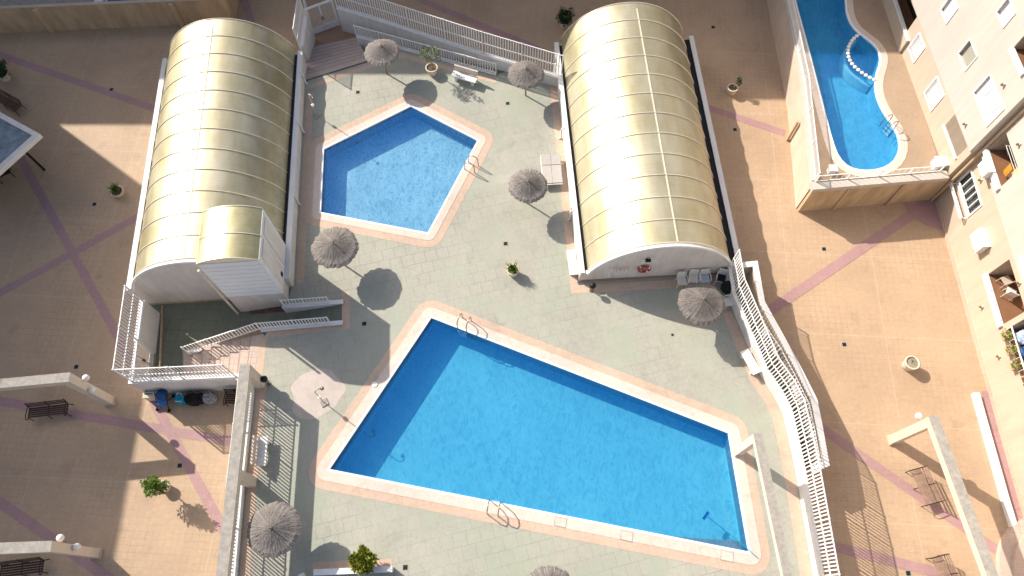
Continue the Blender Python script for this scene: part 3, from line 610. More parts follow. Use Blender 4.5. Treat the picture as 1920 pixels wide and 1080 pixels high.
for (ax, ay), lab in (((713, 86), 'straw parasol nearest the wide top steps, shading the small pool corner'), ((987, 128), 'straw parasol under the top fence beside the right hall'),
                      ((990, 337), 'straw parasol next to the pair of sun loungers'), ((622, 455), 'straw parasol between the small pool and the porch of the left hall'),
                      ((1319, 562), 'straw parasol in the shade beside the stacked plastic chairs'), ((505, 989), 'straw parasol standing over the fence shadow at the lower left of the deck'),
                      ((1034, 1112), 'straw parasol cut off by the bottom edge, below the large pool')):
    w = W(ax, ay, D + 2.33); parasol(lab, (w[0], w[1], D), {622: 1.16, 1319: 1.14, 505: 1.12, 1034: 1.1}.get(ax, 1.02))

# ------------------------------------------------------------------ plants in pots
def pot_mb(r=.3, h=.5):
    m = MB(); m.lathe([(r * .72, 0), (r * .8, .03), (r * .98, h * .55), (r * 1.04, h - .08), (r * 1.12, h - .06), (r * 1.12, h), (r * .92, h), (r * .9, h - .07)], n=28); return m
def leaves(mb, c, rad, n, size, rr, flat=1., shell=.35, arch=False):
    for k in range(n):
        u = Vector((rr.gauss(0, 1), rr.gauss(0, 1), rr.gauss(0, 1))).normalized(); t = shell + (1 - shell) * rr.random() ** .5
        lump = .78 + .3 * math.sin(3.1 * u.x + 1.3 * c[0]) * math.sin(2.7 * u.y + 2) + .12 * math.sin(6 * u.z)
        p = Vector(c) + Vector((u.x * rad, u.y * rad, u.z * rad * flat)) * t * lump
        d = (u + Vector((rr.uniform(-.7, .7), rr.uniform(-.7, .7), rr.uniform(-.3, .9)))).normalized(); s_ = size * rr.uniform(.6, 1.3)
        x = d.cross(Vector((rr.uniform(-1, 1), rr.uniform(-1, 1), 1))).normalized() * s_ * .22
        mb.add([p, p + d * s_ * .5 + x, p + d * s_, p + d * s_ * .5 - x], [(0, 1, 2, 3)])
def potted(label, xy, z, kind, r=.3, h=.5, grp='potted plants standing on the paving'):
    root = thing('potted_plant', label, 'potted plant', (xy[0], xy[1], z), group=grp); rr = random.Random(sum(map(ord, label)))
    po = pot_mb(r, h).build('pot', M['pot'], root, True, world=False)
    MB().lathe([(r * .91, h - .06), (.001, h - .05)], n=24).build('soil', M['gravel' if kind == 'empty' else 'soil'], po, world=False)
    mb = MB(); st = MB()
    if kind == 'empty':
        leaves(mb, (.08, .05, h), .14, 40, .07, rr, .3); mb.build('dry_weeds', M['leafo'], root, world=False)
    elif kind == 'olive':
        st.tube([(0, 0, h - .1), (.03, 0, h + .4), (-.03, .03, h + .9)], .035, 7, r2=.02)
        for k in range(9):
            a = rr.uniform(0, 6.28); q_ = (rr.uniform(.3, .5) * math.cos(a), rr.uniform(.3, .5) * math.sin(a), h + rr.uniform(.9, 1.6)); st.tube([(-.01, .01, h + rr.uniform(.4, .8)), (q_[0] * .5, q_[1] * .5, (q_[2] + h + .6) / 2), q_], .012, 5, r2=.004)
            leaves(mb, q_, .22, 95, .10, rr, 1.1, .1)
        leaves(mb, (0, 0, h + 1.25), .33, 160, .10, rr, 1.3, .1)
        st.build('stem', M['pole'], root, world=False); mb.build('foliage', M['leafo'], root, world=False)
    elif kind == 'sprig':
        for k in range(8):
            a = -.2 + rr.uniform(-.6, .9); p1 = (.28 * math.cos(a), .28 * math.sin(a) + .12, h + rr.uniform(.2, .55)); st.tube([(0, 0, h - .1), (p1[0] * .4, p1[1] * .4, h + .15), p1], .01, 5, r2=.004); leaves(mb, p1, .10, 16, .13, rr, 1, .1)
        st.build('stem', M['pole'], root, world=False); mb.build('foliage', M['leafd'], root, world=False)
    elif kind in ('spiky', 'agave'):
        for k in range(420 if kind == 'spiky' else 90):      # arching strap leaves
            a = rr.uniform(0, 6.28); L_ = rr.uniform(.3, .62) * (1.15 if kind == 'agave' else 1) * (r / .3); el = rr.uniform(.25, 1.45) if kind == 'spiky' else rr.uniform(.75, 1.5); w = .014 if kind == 'spiky' else .02
            o = Vector((rr.uniform(-.08, .08), rr.uniform(-.08, .08), h - .05 + (rr.uniform(0, .25) if kind == 'spiky' else 0))); d = Vector((math.cos(a) * math.cos(el), math.sin(a) * math.cos(el), math.sin(el)))
            t_ = Vector((-math.sin(a), math.cos(a), 0)) * w; p1 = o + d * L_ * .6; p2 = o + d * L_ + Vector((0, 0, -.18 * L_)); mb.add([o - t_, o + t_, p1 + t_, p1 - t_, p2], [(0, 1, 2, 3), (3, 2, 4)])
        mb.build('foliage', M['leafy' if kind == 'spiky' else 'leaf'], root, world=False)
    else:
        mt = {'bush': 'leaf', 'dark': 'leafd'}[kind]; rd_ = {'bush': .42, 'dark': .5}[kind] * r / .3
        st.tube([(0, 0, h - .1), (.02, 0, h + .35)], .03, 6).build('stem', M['pole'], root, world=False)
        leaves(mb, (0, 0, h + rd_ * .7), rd_, 1100, .12, rr, .95, .3)
        for k in range(16): u = rr.uniform(0, 6.28); leaves(mb, (rd_ * .95 * math.cos(u), rd_ * .95 * math.sin(u), h + rd_ * .7 + rr.uniform(-.2, .3)), .12, 22, .11, rr)
        mb.build('foliage', M[mt], root, world=False)
    return root
potted('potted olive with grey green leaves beside the white bench under the top railing', W(811, 137, D), D, 'olive', .33, .5)
potted('small bright green plant in a pot alone in the middle of the deck', W(962, 513, D), D, 'agave', .29, .5)
potted('dark green bush in a white pot behind the top left corner of the right hall', W(1058, 50), 0, 'dark', .3, .5)
potted('cream pot with a few dark sprigs on the shaded paving right of the right hall', W(1370, 174), 0, 'sprig', .29, .5)
potted('potted spiky green plant on the shaded plaza left of the left hall', W(224, 364), 0, 'agave', .33, .35)
potted('dark plant in a pale pot at the left edge under the far terrace wall', W(12, 148), 0, 'dark', .36, .5)
potted('cream pot holding only bare soil on the sunny right plaza', W(1700, 687), 0, 'empty', .33, .62)
# two freestanding shrubs
def shrub(label, xy, z, rad, mt, n, h0=.2, tall=1., size=.13):
    root = thing('shrub', label, 'shrub', (xy[0], xy[1], z)); rr = random.Random(5 + n); mb = MB(); st = MB()
    st.tube([(0, 0, 0), (.02, .02, h0 + rad)], .04, 6, r2=.02)
    for k in range(26):
        u = Vector((rr.gauss(0, 1), rr.gauss(0, 1), abs(rr.gauss(0, 1)) * tall)).normalized() * rad * rr.uniform(.35, .85); c = (u.x, u.y, h0 + rad * .5 + u.z * tall)
        st.tube([(0, 0, h0), (c[0] * .5, c[1] * .5, h0 + (c[2] - h0) * .6), c], .014, 5, r2=.005); leaves(mb, c, rad * .34, n // 26, size, rr, 1, .05)
    st.build('stem', M['pole'], root, world=False); mb.build('foliage', M[mt], root, world=False); return root
potted('round pale pot under the leafy green shrub on the lower left plaza', W(312, 915), 0, 'empty', .26, .4)
for o in list(SC.objects):
    pass
shrub('leafy green shrub spilling over its pot on the sunny lower left plaza', W(316, 918), .35, .55, 'leaf', 1900, .35, 2.1)
shrub('round yellow green shrub at the bottom of the deck left of centre', W(690, 1052, D), D, .62, 'leafy', 2600, .25, 1.1, .15)

# ------------------------------------------------------------------ benches
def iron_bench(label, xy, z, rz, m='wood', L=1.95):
    root = thing('iron_bench', label, 'bench', (xy[0], xy[1], z), rz, group='iron framed slatted benches on the plaza')
    mb = MB()
    for i in range(5): mb.box(0, -.2 + i * .105, .42, .45, L - .06, .08)
    mb.build('seat', M[m], root, world=False)
    mb = MB()
    for i in range(3): mb.bar((-L / 2 + .03, .30 + i * .03, .55 + i * .13), (L / 2 - .03, .30 + i * .03, .55 + i * .13), .03, .08)
    mb.build('backrest', M[m], root, world=False)
    for s_ in (-1, 0, 1):
        x = s_ * (L / 2 - (.06 if s_ else 0)); mb = MB(); mb.tube([(x, -.26, 0), (x, -.24, .42), (x, .26, .42), (x, .37, .88)], .022, 6); mb.tube([(x, .26, .42), (x, .33, 0)], .022, 6)
        if s_: mb.tube([(x, .31, .62), (x, -.1, .66), (x, -.34, .64), (x, -.36, .52), (x, -.24, .42)], .022, 6)
        mb.build('leg', M['iron'], root, world=False)
    return root
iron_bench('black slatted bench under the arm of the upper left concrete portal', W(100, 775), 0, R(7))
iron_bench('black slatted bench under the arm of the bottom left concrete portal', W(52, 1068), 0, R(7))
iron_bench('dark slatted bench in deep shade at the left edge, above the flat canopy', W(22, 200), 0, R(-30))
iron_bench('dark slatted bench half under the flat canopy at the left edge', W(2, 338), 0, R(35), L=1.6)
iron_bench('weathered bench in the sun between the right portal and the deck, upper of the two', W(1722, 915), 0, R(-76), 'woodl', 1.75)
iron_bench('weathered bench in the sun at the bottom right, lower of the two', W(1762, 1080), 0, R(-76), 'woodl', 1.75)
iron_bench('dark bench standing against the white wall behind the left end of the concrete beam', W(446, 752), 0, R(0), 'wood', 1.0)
def stone_bench(label, a, b, side):
    """a-b: the front edge of the seat, side=+1 when the back is to the left of a->b"""
    a, b = V2(a), V2(b); d = b - a; c = (a + b) / 2; rz = math.atan2(d.y, d.x) if side > 0 else math.atan2(-d.y, -d.x); L = d.length
    root = thing('stone_bench', label, 'bench', (c.x, c.y, D), rz, group='white stone benches on the pool deck')
    MB().box(0, .2, .38, .46, L, .44).build('seat', M['stone'], root, world=False)
    MB().bar((-L / 2 + .02, .52, .66), (L / 2 - .02, .52, .66), .09, .36).build('backrest', M['coping'], root, world=False)
    for s_ in (-1, 1):
        MB().box(s_ * L * .34, .22, 0, .38, .14, .36).build('leg', M['stone'], root, world=False)
        MB().box(s_ * L * .34, .52, 0, .48, .1, .08).build('back_post', M['stone'], root, world=False)
    return root
stone_bench('white stone bench in front of the top railing beside the potted olive', W(846, 143, D + .4), W(891, 156, D + .4), 1)
stone_bench('white stone bench against the left wall of the right hall', W(1063, 470, D + .4), W(1069, 516, D + .4), 1)
stone_bench('white stone bench half in a round shadow along the right parapet', W(1388, 660, D + .4), W(1413, 703, D + .4), 1)
stone_bench('shaded stone bench beside the left parapet under the concrete beam', W(498, 873, D + .4), W(502, 818, D + .4), 1)

# ------------------------------------------------------------------ loungers
def lounger(label, xy, rz):
    root = thing('sun_lounger', label, 'sun lounger', (xy[0], xy[1], D), rz, group='pair of sun loungers side by side')
    mb = MB()
    for s_ in (-1, 1): mb.bar((s_ * .27, -.95, .32), (s_ * .27, .95, .32), .05, .07)
    mb.bar((-.27, -.95, .32), (.27, -.95, .32), .05, .07); mb.bar((-.27, .95, .32), (.27, .95, .32), .05, .07); mb.build('frame', M['white'], root, world=False)
    MB().box(0, -.33, .33, .40, .52, 1.15).build('seat_panel', M['sling'], root, world=False)
    mb = MB(); mb.bar((0, .28, .38), (0, .93, .44), .52, .06); mb.build('backrest', M['sling'], root, world=False)
    for x in (-.27, .27):
        for y in (-.8, .8): MB().box(x, y, 0, .3, .05, .05).build('leg', M['white'], root, world=False)
    return root
c0 = W(1025, 318, D + .35); lounger('white sun lounger next to the straw parasol, left one of the pair', c0, R(3))
c0 = W(1043, 317, D + .35); lounger('white sun lounger next to the hall wall, right one of the pair', c0, R(3))

# ------------------------------------------------------------------ plastic chairs and bags by the right hall
def chair(label, xy, rz, mt='plastic', cushion=None):
    root = thing('plastic_chair', label, 'chair', (xy[0], xy[1], D), rz, group='garden chairs gathered at the foot of the right hall')
    MB().box(0, 0, .40, .44, .46, .44).build('seat', M[mt], root, world=False)
    mb = MB(); mb.bar((0, .22, .44), (0, .32, .86), .44, .03)
    k = len(mb.v); mb.build('backrest', M[mt], root, world=False)
    for x in (-1, 1):
        for y in (-1, 1): MB().tube([(x * .2, y * .18, .42), (x * .26, y * .25, 0)], .022, 6).build('leg', M[mt], root, world=False)
        MB().tube([(x * .23, .27, .66), (x * .27, -.05, .66), (x * .26, -.2, .6), (x * .22, -.2, .42)], .022, 6).build('armrest', M[mt], root, world=False)
    if cushion: MB().box(0, -.01, .44, .49, .4, .38).build('cushion', M[cushion], root, world=False)
    return root
chair('white plastic chair farthest left against the front of the right hall', W(1278, 527, D + .4), R(4))
chair('cream plastic chair second from the left, partly behind the straw parasol', W(1299, 524, D + .3), R(-6))
chair('white chair with a pale blue cloth on its seat at the hall front', W(1321, 522, D + .4), R(2), cushion='plasticb')
chair('pinkish plastic chair in the corner between hall front and white fence', W(1352, 522, D + .4), R(-15), cushion='blackf')
chair('grey white plastic chair beside the fence, right of the large straw parasol', W(1366, 566, D + .4), R(-80))
m = MB(); root = thing('black_bag', 'bulky black bag dumped between two plastic chairs by the fence', 'bag', (*W(1360, 545, D), D))
w = W(1360, 545, D); mm = MB().ball((w[0], w[1], D + .42), .34, 14); rr = random.Random(3)
mm.v = [(v[0] + rr.uniform(-.03, .03), v[1] + rr.uniform(-.03, .03), max(D + .01, D + .42 + (v[2] - D - .42) * 1.1)) for v in mm.v]; mm.build('sack', M['blackf'], root, True)
MB().tube([(w[0] - .15, w[1] - .1, D + .7), (w[0], w[1] - .05, D + .92), (w[0] + .15, w[1], D + .7)], .02, 6).build('strap', M['blackf'], root)

# ------------------------------------------------------------------ belongings at the foot of the lower left wall
w = W(291, 750); root = thing('storage_box', 'beige slatted box at the left end of the row against the white wall', 'box', (*w, 0))
MB().box(w[0], w[1] + .2, 0, .62, .62, .5, R(3)).build('body', M['pot'], root)
MB().box(w[0], w[1] + .2, .62, .67, .66, .54, R(3)).build('lid', M['concside'], root)
for i in range(2): MB().box(w[0] - .05, w[1] + .12 + i * .14, .672, .69, .4, .04, R(3)).build('slot', M['dark'], root)
w = W(312, 754); root = thing('pushchair', 'blue folding pushchair with a dark frame, second in the row by the wall', 'pushchair', (*w, 0), R(-6))
MB().add([(-.24, -.3, .32), (.24, -.3, .32), (.24, .08, .45), (-.24, .08, .45), (-.24, -.26, .40), (.24, -.26, .40), (.24, .05, .52), (-.24, .05, .52)], [(3, 2, 1, 0), (4, 5, 6, 7), (0, 1, 5, 4), (1, 2, 6, 5), (2, 3, 7, 6), (3, 0, 4, 7)]).build('seat', M['blue'], root, world=False)
MB().lathe([(.30, 0), (.28, .12), (.2, .22), (.08, .28), (.001, .29)], 0, .2, 18, .62).build('hood', M['blued'], root, True, world=False)
for s_ in (-1, 1):
    fr = MB().tube([(s_ * .29, -.42, .08), (s_ * .29, -.1, .45), (s_ * .28, .3, .95)], .02, 6).tube([(s_ * .29, .32, .08), (s_ * .29, -.05, .5)], .02, 6).build('frame_side', M['iron'], root, world=False)
    for y in (-.42, .32): MB().tube([(s_ * .27, y, .09), (s_ * .33, y, .09)], .09, 12).build('wheel', M['blackf'], root, world=False)
MB().tube([(-.28, .3, .95), (.28, .3, .95)], .02, 6).build('handle', M['iron'], root, world=False)
def bag(label, xy, mt, r, h, mt2, seed):
    root = thing('beach_bag', label, 'bag', (xy[0], xy[1], 0), group='bags standing against the lower left wall'); rr = random.Random(seed)
    mb = MB(); mb.lathe([(r * .8, 0), (r, .05), (r * 1.05, h * .5), (r * .9, h), (r * .7, h + .03), (.001, h - .02)], n=18); mb.v = [(v[0] * 1.15 + rr.uniform(-.015, .015), v[1] * .85 + rr.uniform(-.015, .015), max(0, v[2] + rr.uniform(-.015, .015))) for v in mb.v]
    mb.build('body', M[mt], root, True, world=False)
    for s_ in (-1, 1): MB().tube([(-r * .5, s_ * r * .6, h), (-r * .3, s_ * r * .8, h + .2), (r * .3, s_ * r * .8, h + .2), (r * .5, s_ * r * .6, h)], .015, 5).build('strap', M[mt2], root, world=False)
    return root
bag('round teal bag, third in the row against the white wall', W(344, 752), 'teal', .26, .5, 'white', 1)
bag('large black bag in the middle of the row against the white wall', W(366, 752), 'blackf', .34, .55, 'iron', 2)
bag('black bag with handles squeezed beside the patterned one by the wall', W(380, 750), 'blackf', .28, .5, 'iron', 5)
bag('black and white patterned bag at the right end of the row by the wall', W(397, 750), 'pattern', .30, .5, 'pattern', 3)

# ------------------------------------------------------------------ concrete portals (pergolas) with globe lamps
def portal(label, post, d, L, z0, zt, w=.42, th=.42, lamps=(), far=True, extra=None):
    root = thing('concrete_portal', label, 'portal', (post[0], post[1], z0), 0, group='concrete portals round the plaza'); p = V2(post); d = V2(d).normalized(); a = math.atan2(d.y, d.x); e = p + d * L
    c = (p - d * w / 2 + e) / 2
    b = MB().box(c.x, c.y, zt - th, zt - .03, L + w / 2, w, a).build('beam', M['concside'], root)
    MB().box(c.x, c.y, zt - .03, zt, L + w / 2 + .01, w + .02, a).build('beam_top', M['concrete'], b)
    MB().box(p.x, p.y, z0, zt - th, w * .95, w * .95, a).build('post', M['concside'], root)
    MB().box(p.x, p.y, z0, z0 + .14, w * 1.12, w * 1.12, a).build('post_foot', M['ochre_l'], root)
    for t in (extra or []):
        c = p + d * t; MB().box(c.x, c.y, z0, zt - th, w * .95, w * .95, a).build('post', M['concside'], root)
    for (dx, dy, z) in lamps:
        arm = MB().tube([(p.x + dx * .25, p.y + dy * .25, z - .12), (p.x + dx, p.y + dy, z - .15)], .03, 6).build('lamp_arm', M['concside'], root)
        MB().ball((p.x + dx, p.y + dy, z), .16, 18).build('globe_lamp', M['pglobe'], arm, True)
    return root
pb = (-20.0, 9.55); e = W(0, 719, 4.0)
portal('sandy concrete portal with two globe lamps beside the lower left enclosure', pb, (e[0] - pb[0], e[1] - pb[1]), 6.5, 0, 4.0, lamps=((.28, .32, 2.9), (.36, -.1, 2.35)))
pb = (-19.0, 2.42); e = W(0, 1028, 3.9)
portal('sandy concrete portal with two globe lamps at the bottom left corner', pb, (e[0] - pb[0], e[1] - pb[1]), 6.5, 0, 3.9, lamps=((-.1, .42, 2.9), (.34, .1, 2.3)))
pb = (18.50, 7.62)
e = W(1862, 1080, 3.92); portal('long concrete portal over the right plaza, its beam running out of view', pb, (e[0] - pb[0], e[1] - pb[1]), 14, 0, 3.92, lamps=((-.15, .42, 3.0),))
pb = (10.58, 6.82); e = W(1478, 1080, 4.2); portal('narrow concrete portal beside the right end of the large pool', pb, (e[0] - pb[0], e[1] - pb[1]), 12, D, 4.2, .36, .36)
pb = (-12.3, 10.12); e = W(412, 1080, 3.47)
pcx = portal('very long grey concrete beam on posts left of the large pool', (-12.22, 10.1), (e[0] - pb[0], e[1] - pb[1]), 14, D, 3.47, .46, .4, extra=[4.68])

# ------------------------------------------------------------------ bollard lamps (black globes), drains, lids
def bollard(label, xy, z, h=.72):
    root = thing('bollard_lamp', label, 'lamp', (xy[0], xy[1], z), group='black globe bollard lamps')
    MB().tube([(0, 0, 0), (0, 0, h)], .035, 8).build('post', M['steel'], root, world=False); MB().ball((0, 0, h + .12), .17, 16).build('globe', M['black'], root, True, world=False)
    MB().lathe([(.001, .03), (.11, .03), (.12, 0)], n=14).build('base_plate', M['steel'], root, world=False); return root
bollard('black globe lamp at the end of the grey concrete beam', W(504, 719, D), D, .62)
bollard('black globe lamp at the front left corner of the right hall', W(1109, 545, D), D, .5)
def drain(i, xy, z, s=.2):
    root = thing('floor_drain', lab, 'drain', (xy[0], xy[1], z), R(3), group='square iron floor drains')
    MB().box(0, 0, -.02, .008, s, s).build('grate', M['drain'], root, world=False)
    MB().box(0, 0, -.02, .0065, s + .07, s + .07).build('frame', M['concrete'], root, world=False)
for (x, y, z), lab in (((143, 688, 0), 'black floor drain above the globe lamps of the left concrete portal'), ((177, 383, 0), 'black floor drain left of the spiky potted plant'),
                       ((337, 873, 0), 'black floor drain right above the leafy shrub on the lower left plaza'), ((209, 168, 0), 'black floor drain on the mauve band left of the left hall'),
                       ((1337, 51, 0), 'black floor drain in shade right of the right hall, near the top'), ((1378, 243, 0), 'black floor drain below the mauve band right of the right hall'),
                       ((1545, 467, 0), 'black floor drain in the sun below the raised terrace wall'), ((1583, 646, 0), 'black floor drain in the middle of the sunny right plaza'),
                       ((671, 173, D), 'black floor drain between the top steps and the small pool'), ((952, 194, D), 'black floor drain below the top right straw parasol'),
                       ((948, 457, D), 'black floor drain just above the small green potted plant'), ((760, 1064, D), 'black floor drain at the bottom edge right of the yellow green shrub'),
                       ((683, 607, D), 'black floor drain in the hall shadow above the large pool'), ((1261, 628, D), 'small grey floor drain on the deck above the large pool'), ((1703, 1075, 0), 'black floor drain at the bottom edge near the lower weathered bench')):
    drain(lab, W(x, y, z), z, .2 if 'grey' not in lab else .12)
w = W(703, 721, D); tag(MB().lathe([(.001, .035), (.13, .035), (.15, .02), (.15, 0)], w[0], w[1], 18, D + .018).build('skimmer_lid', M['stone']), 'round white skimmer lid on the coping left of the large pool', 'lid')
def lid(label, px, py):
    w = W(px, py, D); root = thing('coping_hatch', label, 'hatch', (w[0], w[1], D + .018), R(-12), group='square skimmer hatches in the coping of the large pool')
    MB().box(0, 0, 0, .012, .5, .36).build('cover', M['coping'], root, world=False); MB().box(0, 0, 0, .006, .56, .42).build('frame', M['concrete'], root, world=False)
lid('square hatch in the lower coping, left one below the large pool', 1051, 979); lid('square hatch in the lower coping, middle one below the large pool', 1175, 1005); lid('square hatch in the lower coping nearest the bottom right corner of the large pool', 1363, 1043)

# ------------------------------------------------------------------ ladders, showers, pole
def ladder(label, xy, z, rz, depth=.9, loop=.45):
    root = thing('pool_ladder', label, 'ladder', (xy[0], xy[1], z), rz, group='steel pool ladders')
    for s_ in (-.25, .25):      # local -y is towards the water
        MB().tube([(s_, .5, 0), (s_, .5, .55), (s_, .42, .74), (s_, .25, .8), (s_, .05, .74), (s_, -.08, .55), (s_, -.12, 0), (s_, -.12, -depth)], .026, 8).build('handrail', M['steel'], root, True, world=False)
    for i in range(3): MB().box(0, -.14, -.2 - .27 * i, -.17 - .27 * i, .5, .1).build('step', M['rimw'], root, world=False)
    return root
ladder('steel pool ladder at the upper edge of the large pool near its left corner', W(868, 615, D), D, math.atan2(W(1367, 811, D)[1] - W(808, 594, D)[1], W(1367, 811, D)[0] - W(808, 594, D)[0]))
ladder('steel pool ladder at the lower edge of the large pool', W(928, 945, D), D, math.atan2(W(1406, 1037, D)[1] - W(615, 881, D)[1], W(1406, 1037, D)[0] - W(615, 881, D)[0]) + math.pi)
a_, b_ = W(897, 263, D), W(803, 438, D); ladder('steel pool ladder on the right side of the small five sided pool', W(878, 312, D), D, math.atan2(b_[1] - a_[1], b_[0] - a_[0]))
def shower(label, xy, rz, h=2.0, mt='plastic'):
    root = thing('outdoor_shower', label, 'shower', (xy[0], xy[1], D), rz, group='outdoor showers on the deck')
    MB().tube([(0, 0, 0), (0, 0, h - .15), (.06, 0, h - .03), (.2, 0, h), (.34, 0, h - .08)], .022, 8).build('pipe', M[mt], root, True, world=False)
    MB().lathe([(.001, .05), (.03, .05), (.09, 0), (.001, 0)], .36, 0, 14, h - .16).build('shower_head', M['steel'], root, True, world=False)
    MB().box(0, 0, .9, 1.02, .14, .14).build('tap', M['stone'], root, world=False); MB().box(0, 0, 0, .05, .35, .35).build('base_plate', M['concrete'], root, world=False); return root
shower('white outdoor shower in the shade beside the left hall', W(594, 217, D), R(-40)); shower('thin outdoor shower on the bleached patch left of the large pool', W(608, 755, D), R(30), 1.95, 'steel')
a_, b_ = W(1418, 1045, D), W(1325, 966, D - .1)
root = thing('pool_pole', 'long cleaning pole leaning into the bottom right corner of the large pool', 'pole', (a_[0], a_[1], D))
MB().tube([(a_[0], a_[1], D + .1), (W(1385, 1015, D)[0], W(1385, 1015, D)[1], D - .0), (b_[0], b_[1], D - .22)], .02, 6).build('handle', M['teal'], root); MB().box(b_[0], b_[1], D - .3, D - .22, .4, .12, R(50)).build('brush_head', M['blued'], root)

# ------------------------------------------------------------------ low planter wall at the bottom
pwall('planter_wall', 'low white wall at the bottom edge of the deck below the round shrub', 'wall', [W(592, 1074, D), W(738, 1068, D)], D, D + .42, .2)
pwall('kerb_wall', 'short pale stub of wall at the bottom edge beside the fence shadow', 'wall', [W(566, 1076, D + .3), W(571, 1098, D + .3)], D, D + .5, .18)

# ------------------------------------------------------------------ raised terrace at upper right with winding pool
TZ = 2.1; tx = 16.65; tc = (16.05, 20.62)
T0 = [(16.10, 20.62), (23.95, 21.42), (23.5, 21.43), (22.6, 45), (16.65, 45)]
south = [(15.98, 20.6), (23.98, 21.42)]; west = [(15.98, 20.6), (16.66, 29.7), (16.64, 36), (16.64, 45)]
west = [(16.02, 20.62), (16.62, 27.5), (16.64, 36), (16.64, 45)]
terr = [(16.12, 20.72), (23.3, 21.46), (22.3, 45), (16.74, 45), (16.74, 36), (16.72, 27.5)]
p3 = WL([(1478, -60), (1490, 0), (1515, 90), (1543, 200), (1560, 265), (1572, 296), (1592, 315), (1620, 321), (1650, 318), (1674, 306), (1687, 285), (1687, 262), (1677, 238), (1660, 215), (1647, 190), (1641, 165), (1643, 140), (1651, 118), (1650, 100), (1640, 84), (1622, 70), (1604, 56), (1592, 38), (1586, 15), (1584, -60)], TZ)
p3 = smooth_path(p3, 1, True)
struct(MB().sheet(terr, TZ, [p3]).build('terrace_floor', M['terrace']))
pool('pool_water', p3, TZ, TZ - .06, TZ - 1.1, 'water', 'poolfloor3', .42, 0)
tw = thing('terrace_wall', 'tall ochre retaining wall of the raised terrace on the right', 'wall', (16.0, 20.6, 0))
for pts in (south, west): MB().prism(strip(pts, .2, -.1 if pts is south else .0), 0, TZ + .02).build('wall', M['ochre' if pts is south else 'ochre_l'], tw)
MB().prism(strip([(15.90, 20.60), (23.3, 21.33)], .5), TZ + .02, TZ + .30, bottom=True).build('coping', M['cream_hi'], tw); MB().prism(strip([(16.10, 20.92), (16.66, 27.5), (16.68, 36), (16.68, 45)], .26), TZ + .021, TZ + .30).build('coping', M['cream_hi'], tw)
for px_, py_ in ((1561.5, 385), (1660.5, 377)):
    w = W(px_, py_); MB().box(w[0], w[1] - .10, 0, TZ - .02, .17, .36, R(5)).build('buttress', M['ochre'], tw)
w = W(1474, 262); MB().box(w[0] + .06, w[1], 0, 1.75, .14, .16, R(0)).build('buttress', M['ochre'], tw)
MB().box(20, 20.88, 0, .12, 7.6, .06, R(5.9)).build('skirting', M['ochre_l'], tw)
fence('metal_fence', 'white bar fence on the left edge of the raised terrace, along the winding pool', 'fence', [(16.16, 21.0), (16.68, 27.5), (16.68, 36), (16.68, 42)], TZ + .3, 3.04, mid=False, th=.026, bar=.1)
fence('glass_railing', 'thin white railing on the lower edge of the raised terrace below the winding pool', 'railing', [(16.16, 20.86), (22.9, 21.5)], TZ + .3, 2.95, mid=False, th=.012, bar=.35, post=1.7)
tag(MB().box(*W(1601 - 13, 315, TZ), TZ, TZ + .45, .5, .45).build('skimmer_box', M['stone']), 'white box in the corner of the terrace fence', 'box') if False else None
w = W(1554, 326, TZ); root = thing('utility_box', 'small white box in the lower left corner of the raised terrace', 'box', (*w, TZ)); MB().box(w[0] + .1, w[1] + .1, TZ, TZ + .4, .36, .34).build('body', M['stone'], root); MB().box(w[0] + .1, w[1] + .1, TZ + .4, TZ + .44, .42, .4).build('lid', M['white'], root)
w = W(1757, 312, TZ); root = thing('utility_box', 'white box at the lower right corner of the raised terrace by the building', 'box', (*w, TZ)); MB().box(w[0], w[1], TZ, TZ + .5, .62, .5).build('body', M['stone'], root); MB().box(w[0], w[1], TZ + .5, TZ + .55, .7, .58).build('lid', M['white'], root)
# arc of white stones closing off the paddling corner
arcp = smooth_path(WL([(1612, 64), (1601, 71), (1592, 84), (1589, 98), (1592, 112), (1600, 124), (1612, 134), (1625, 143), (1639, 150)], TZ), 2)
MBa = MB().prism(strip(arcp, .2), TZ - 1.08, TZ - .5); tag(MBa.build('pool_divider', M['poolfloor2']), 'submerged curved wall closing off the paddling corner of the winding pool', 'pool divider')
cum = [0]
for i in range(1, len(arcp)): cum.append(cum[-1] + (V2(arcp[i]) - V2(arcp[i - 1])).length)
nst = 17; first = None
for k in range(nst):
    s_ = cum[-1] * k / (nst - 1); i = max(j for j in range(len(cum)) if cum[j] <= s_ + 1e-6); i = min(i, len(cum) - 2); t = (s_ - cum[i]) / (cum[i + 1] - cum[i]); c = V2(arcp[i]).lerp(V2(arcp[i + 1]), t)
    if first is None:
        first = MB().ball((0, 0, 0), .115, 12).build('round_stone', M['stone'], None, True); first.scale = (1, 1, .7); tag(first, 'white round stone in the arc across the winding pool', 'stone', 'round white stones in the arc across the winding pool'); o = first
    else: o = first.copy(); SC.collection.objects.link(o)
    o.location = (c.x, c.y, TZ + .02)
ladder('steel ladder on the right bank of the winding terrace pool', W(1668, 236, TZ), TZ, R(115), .7)

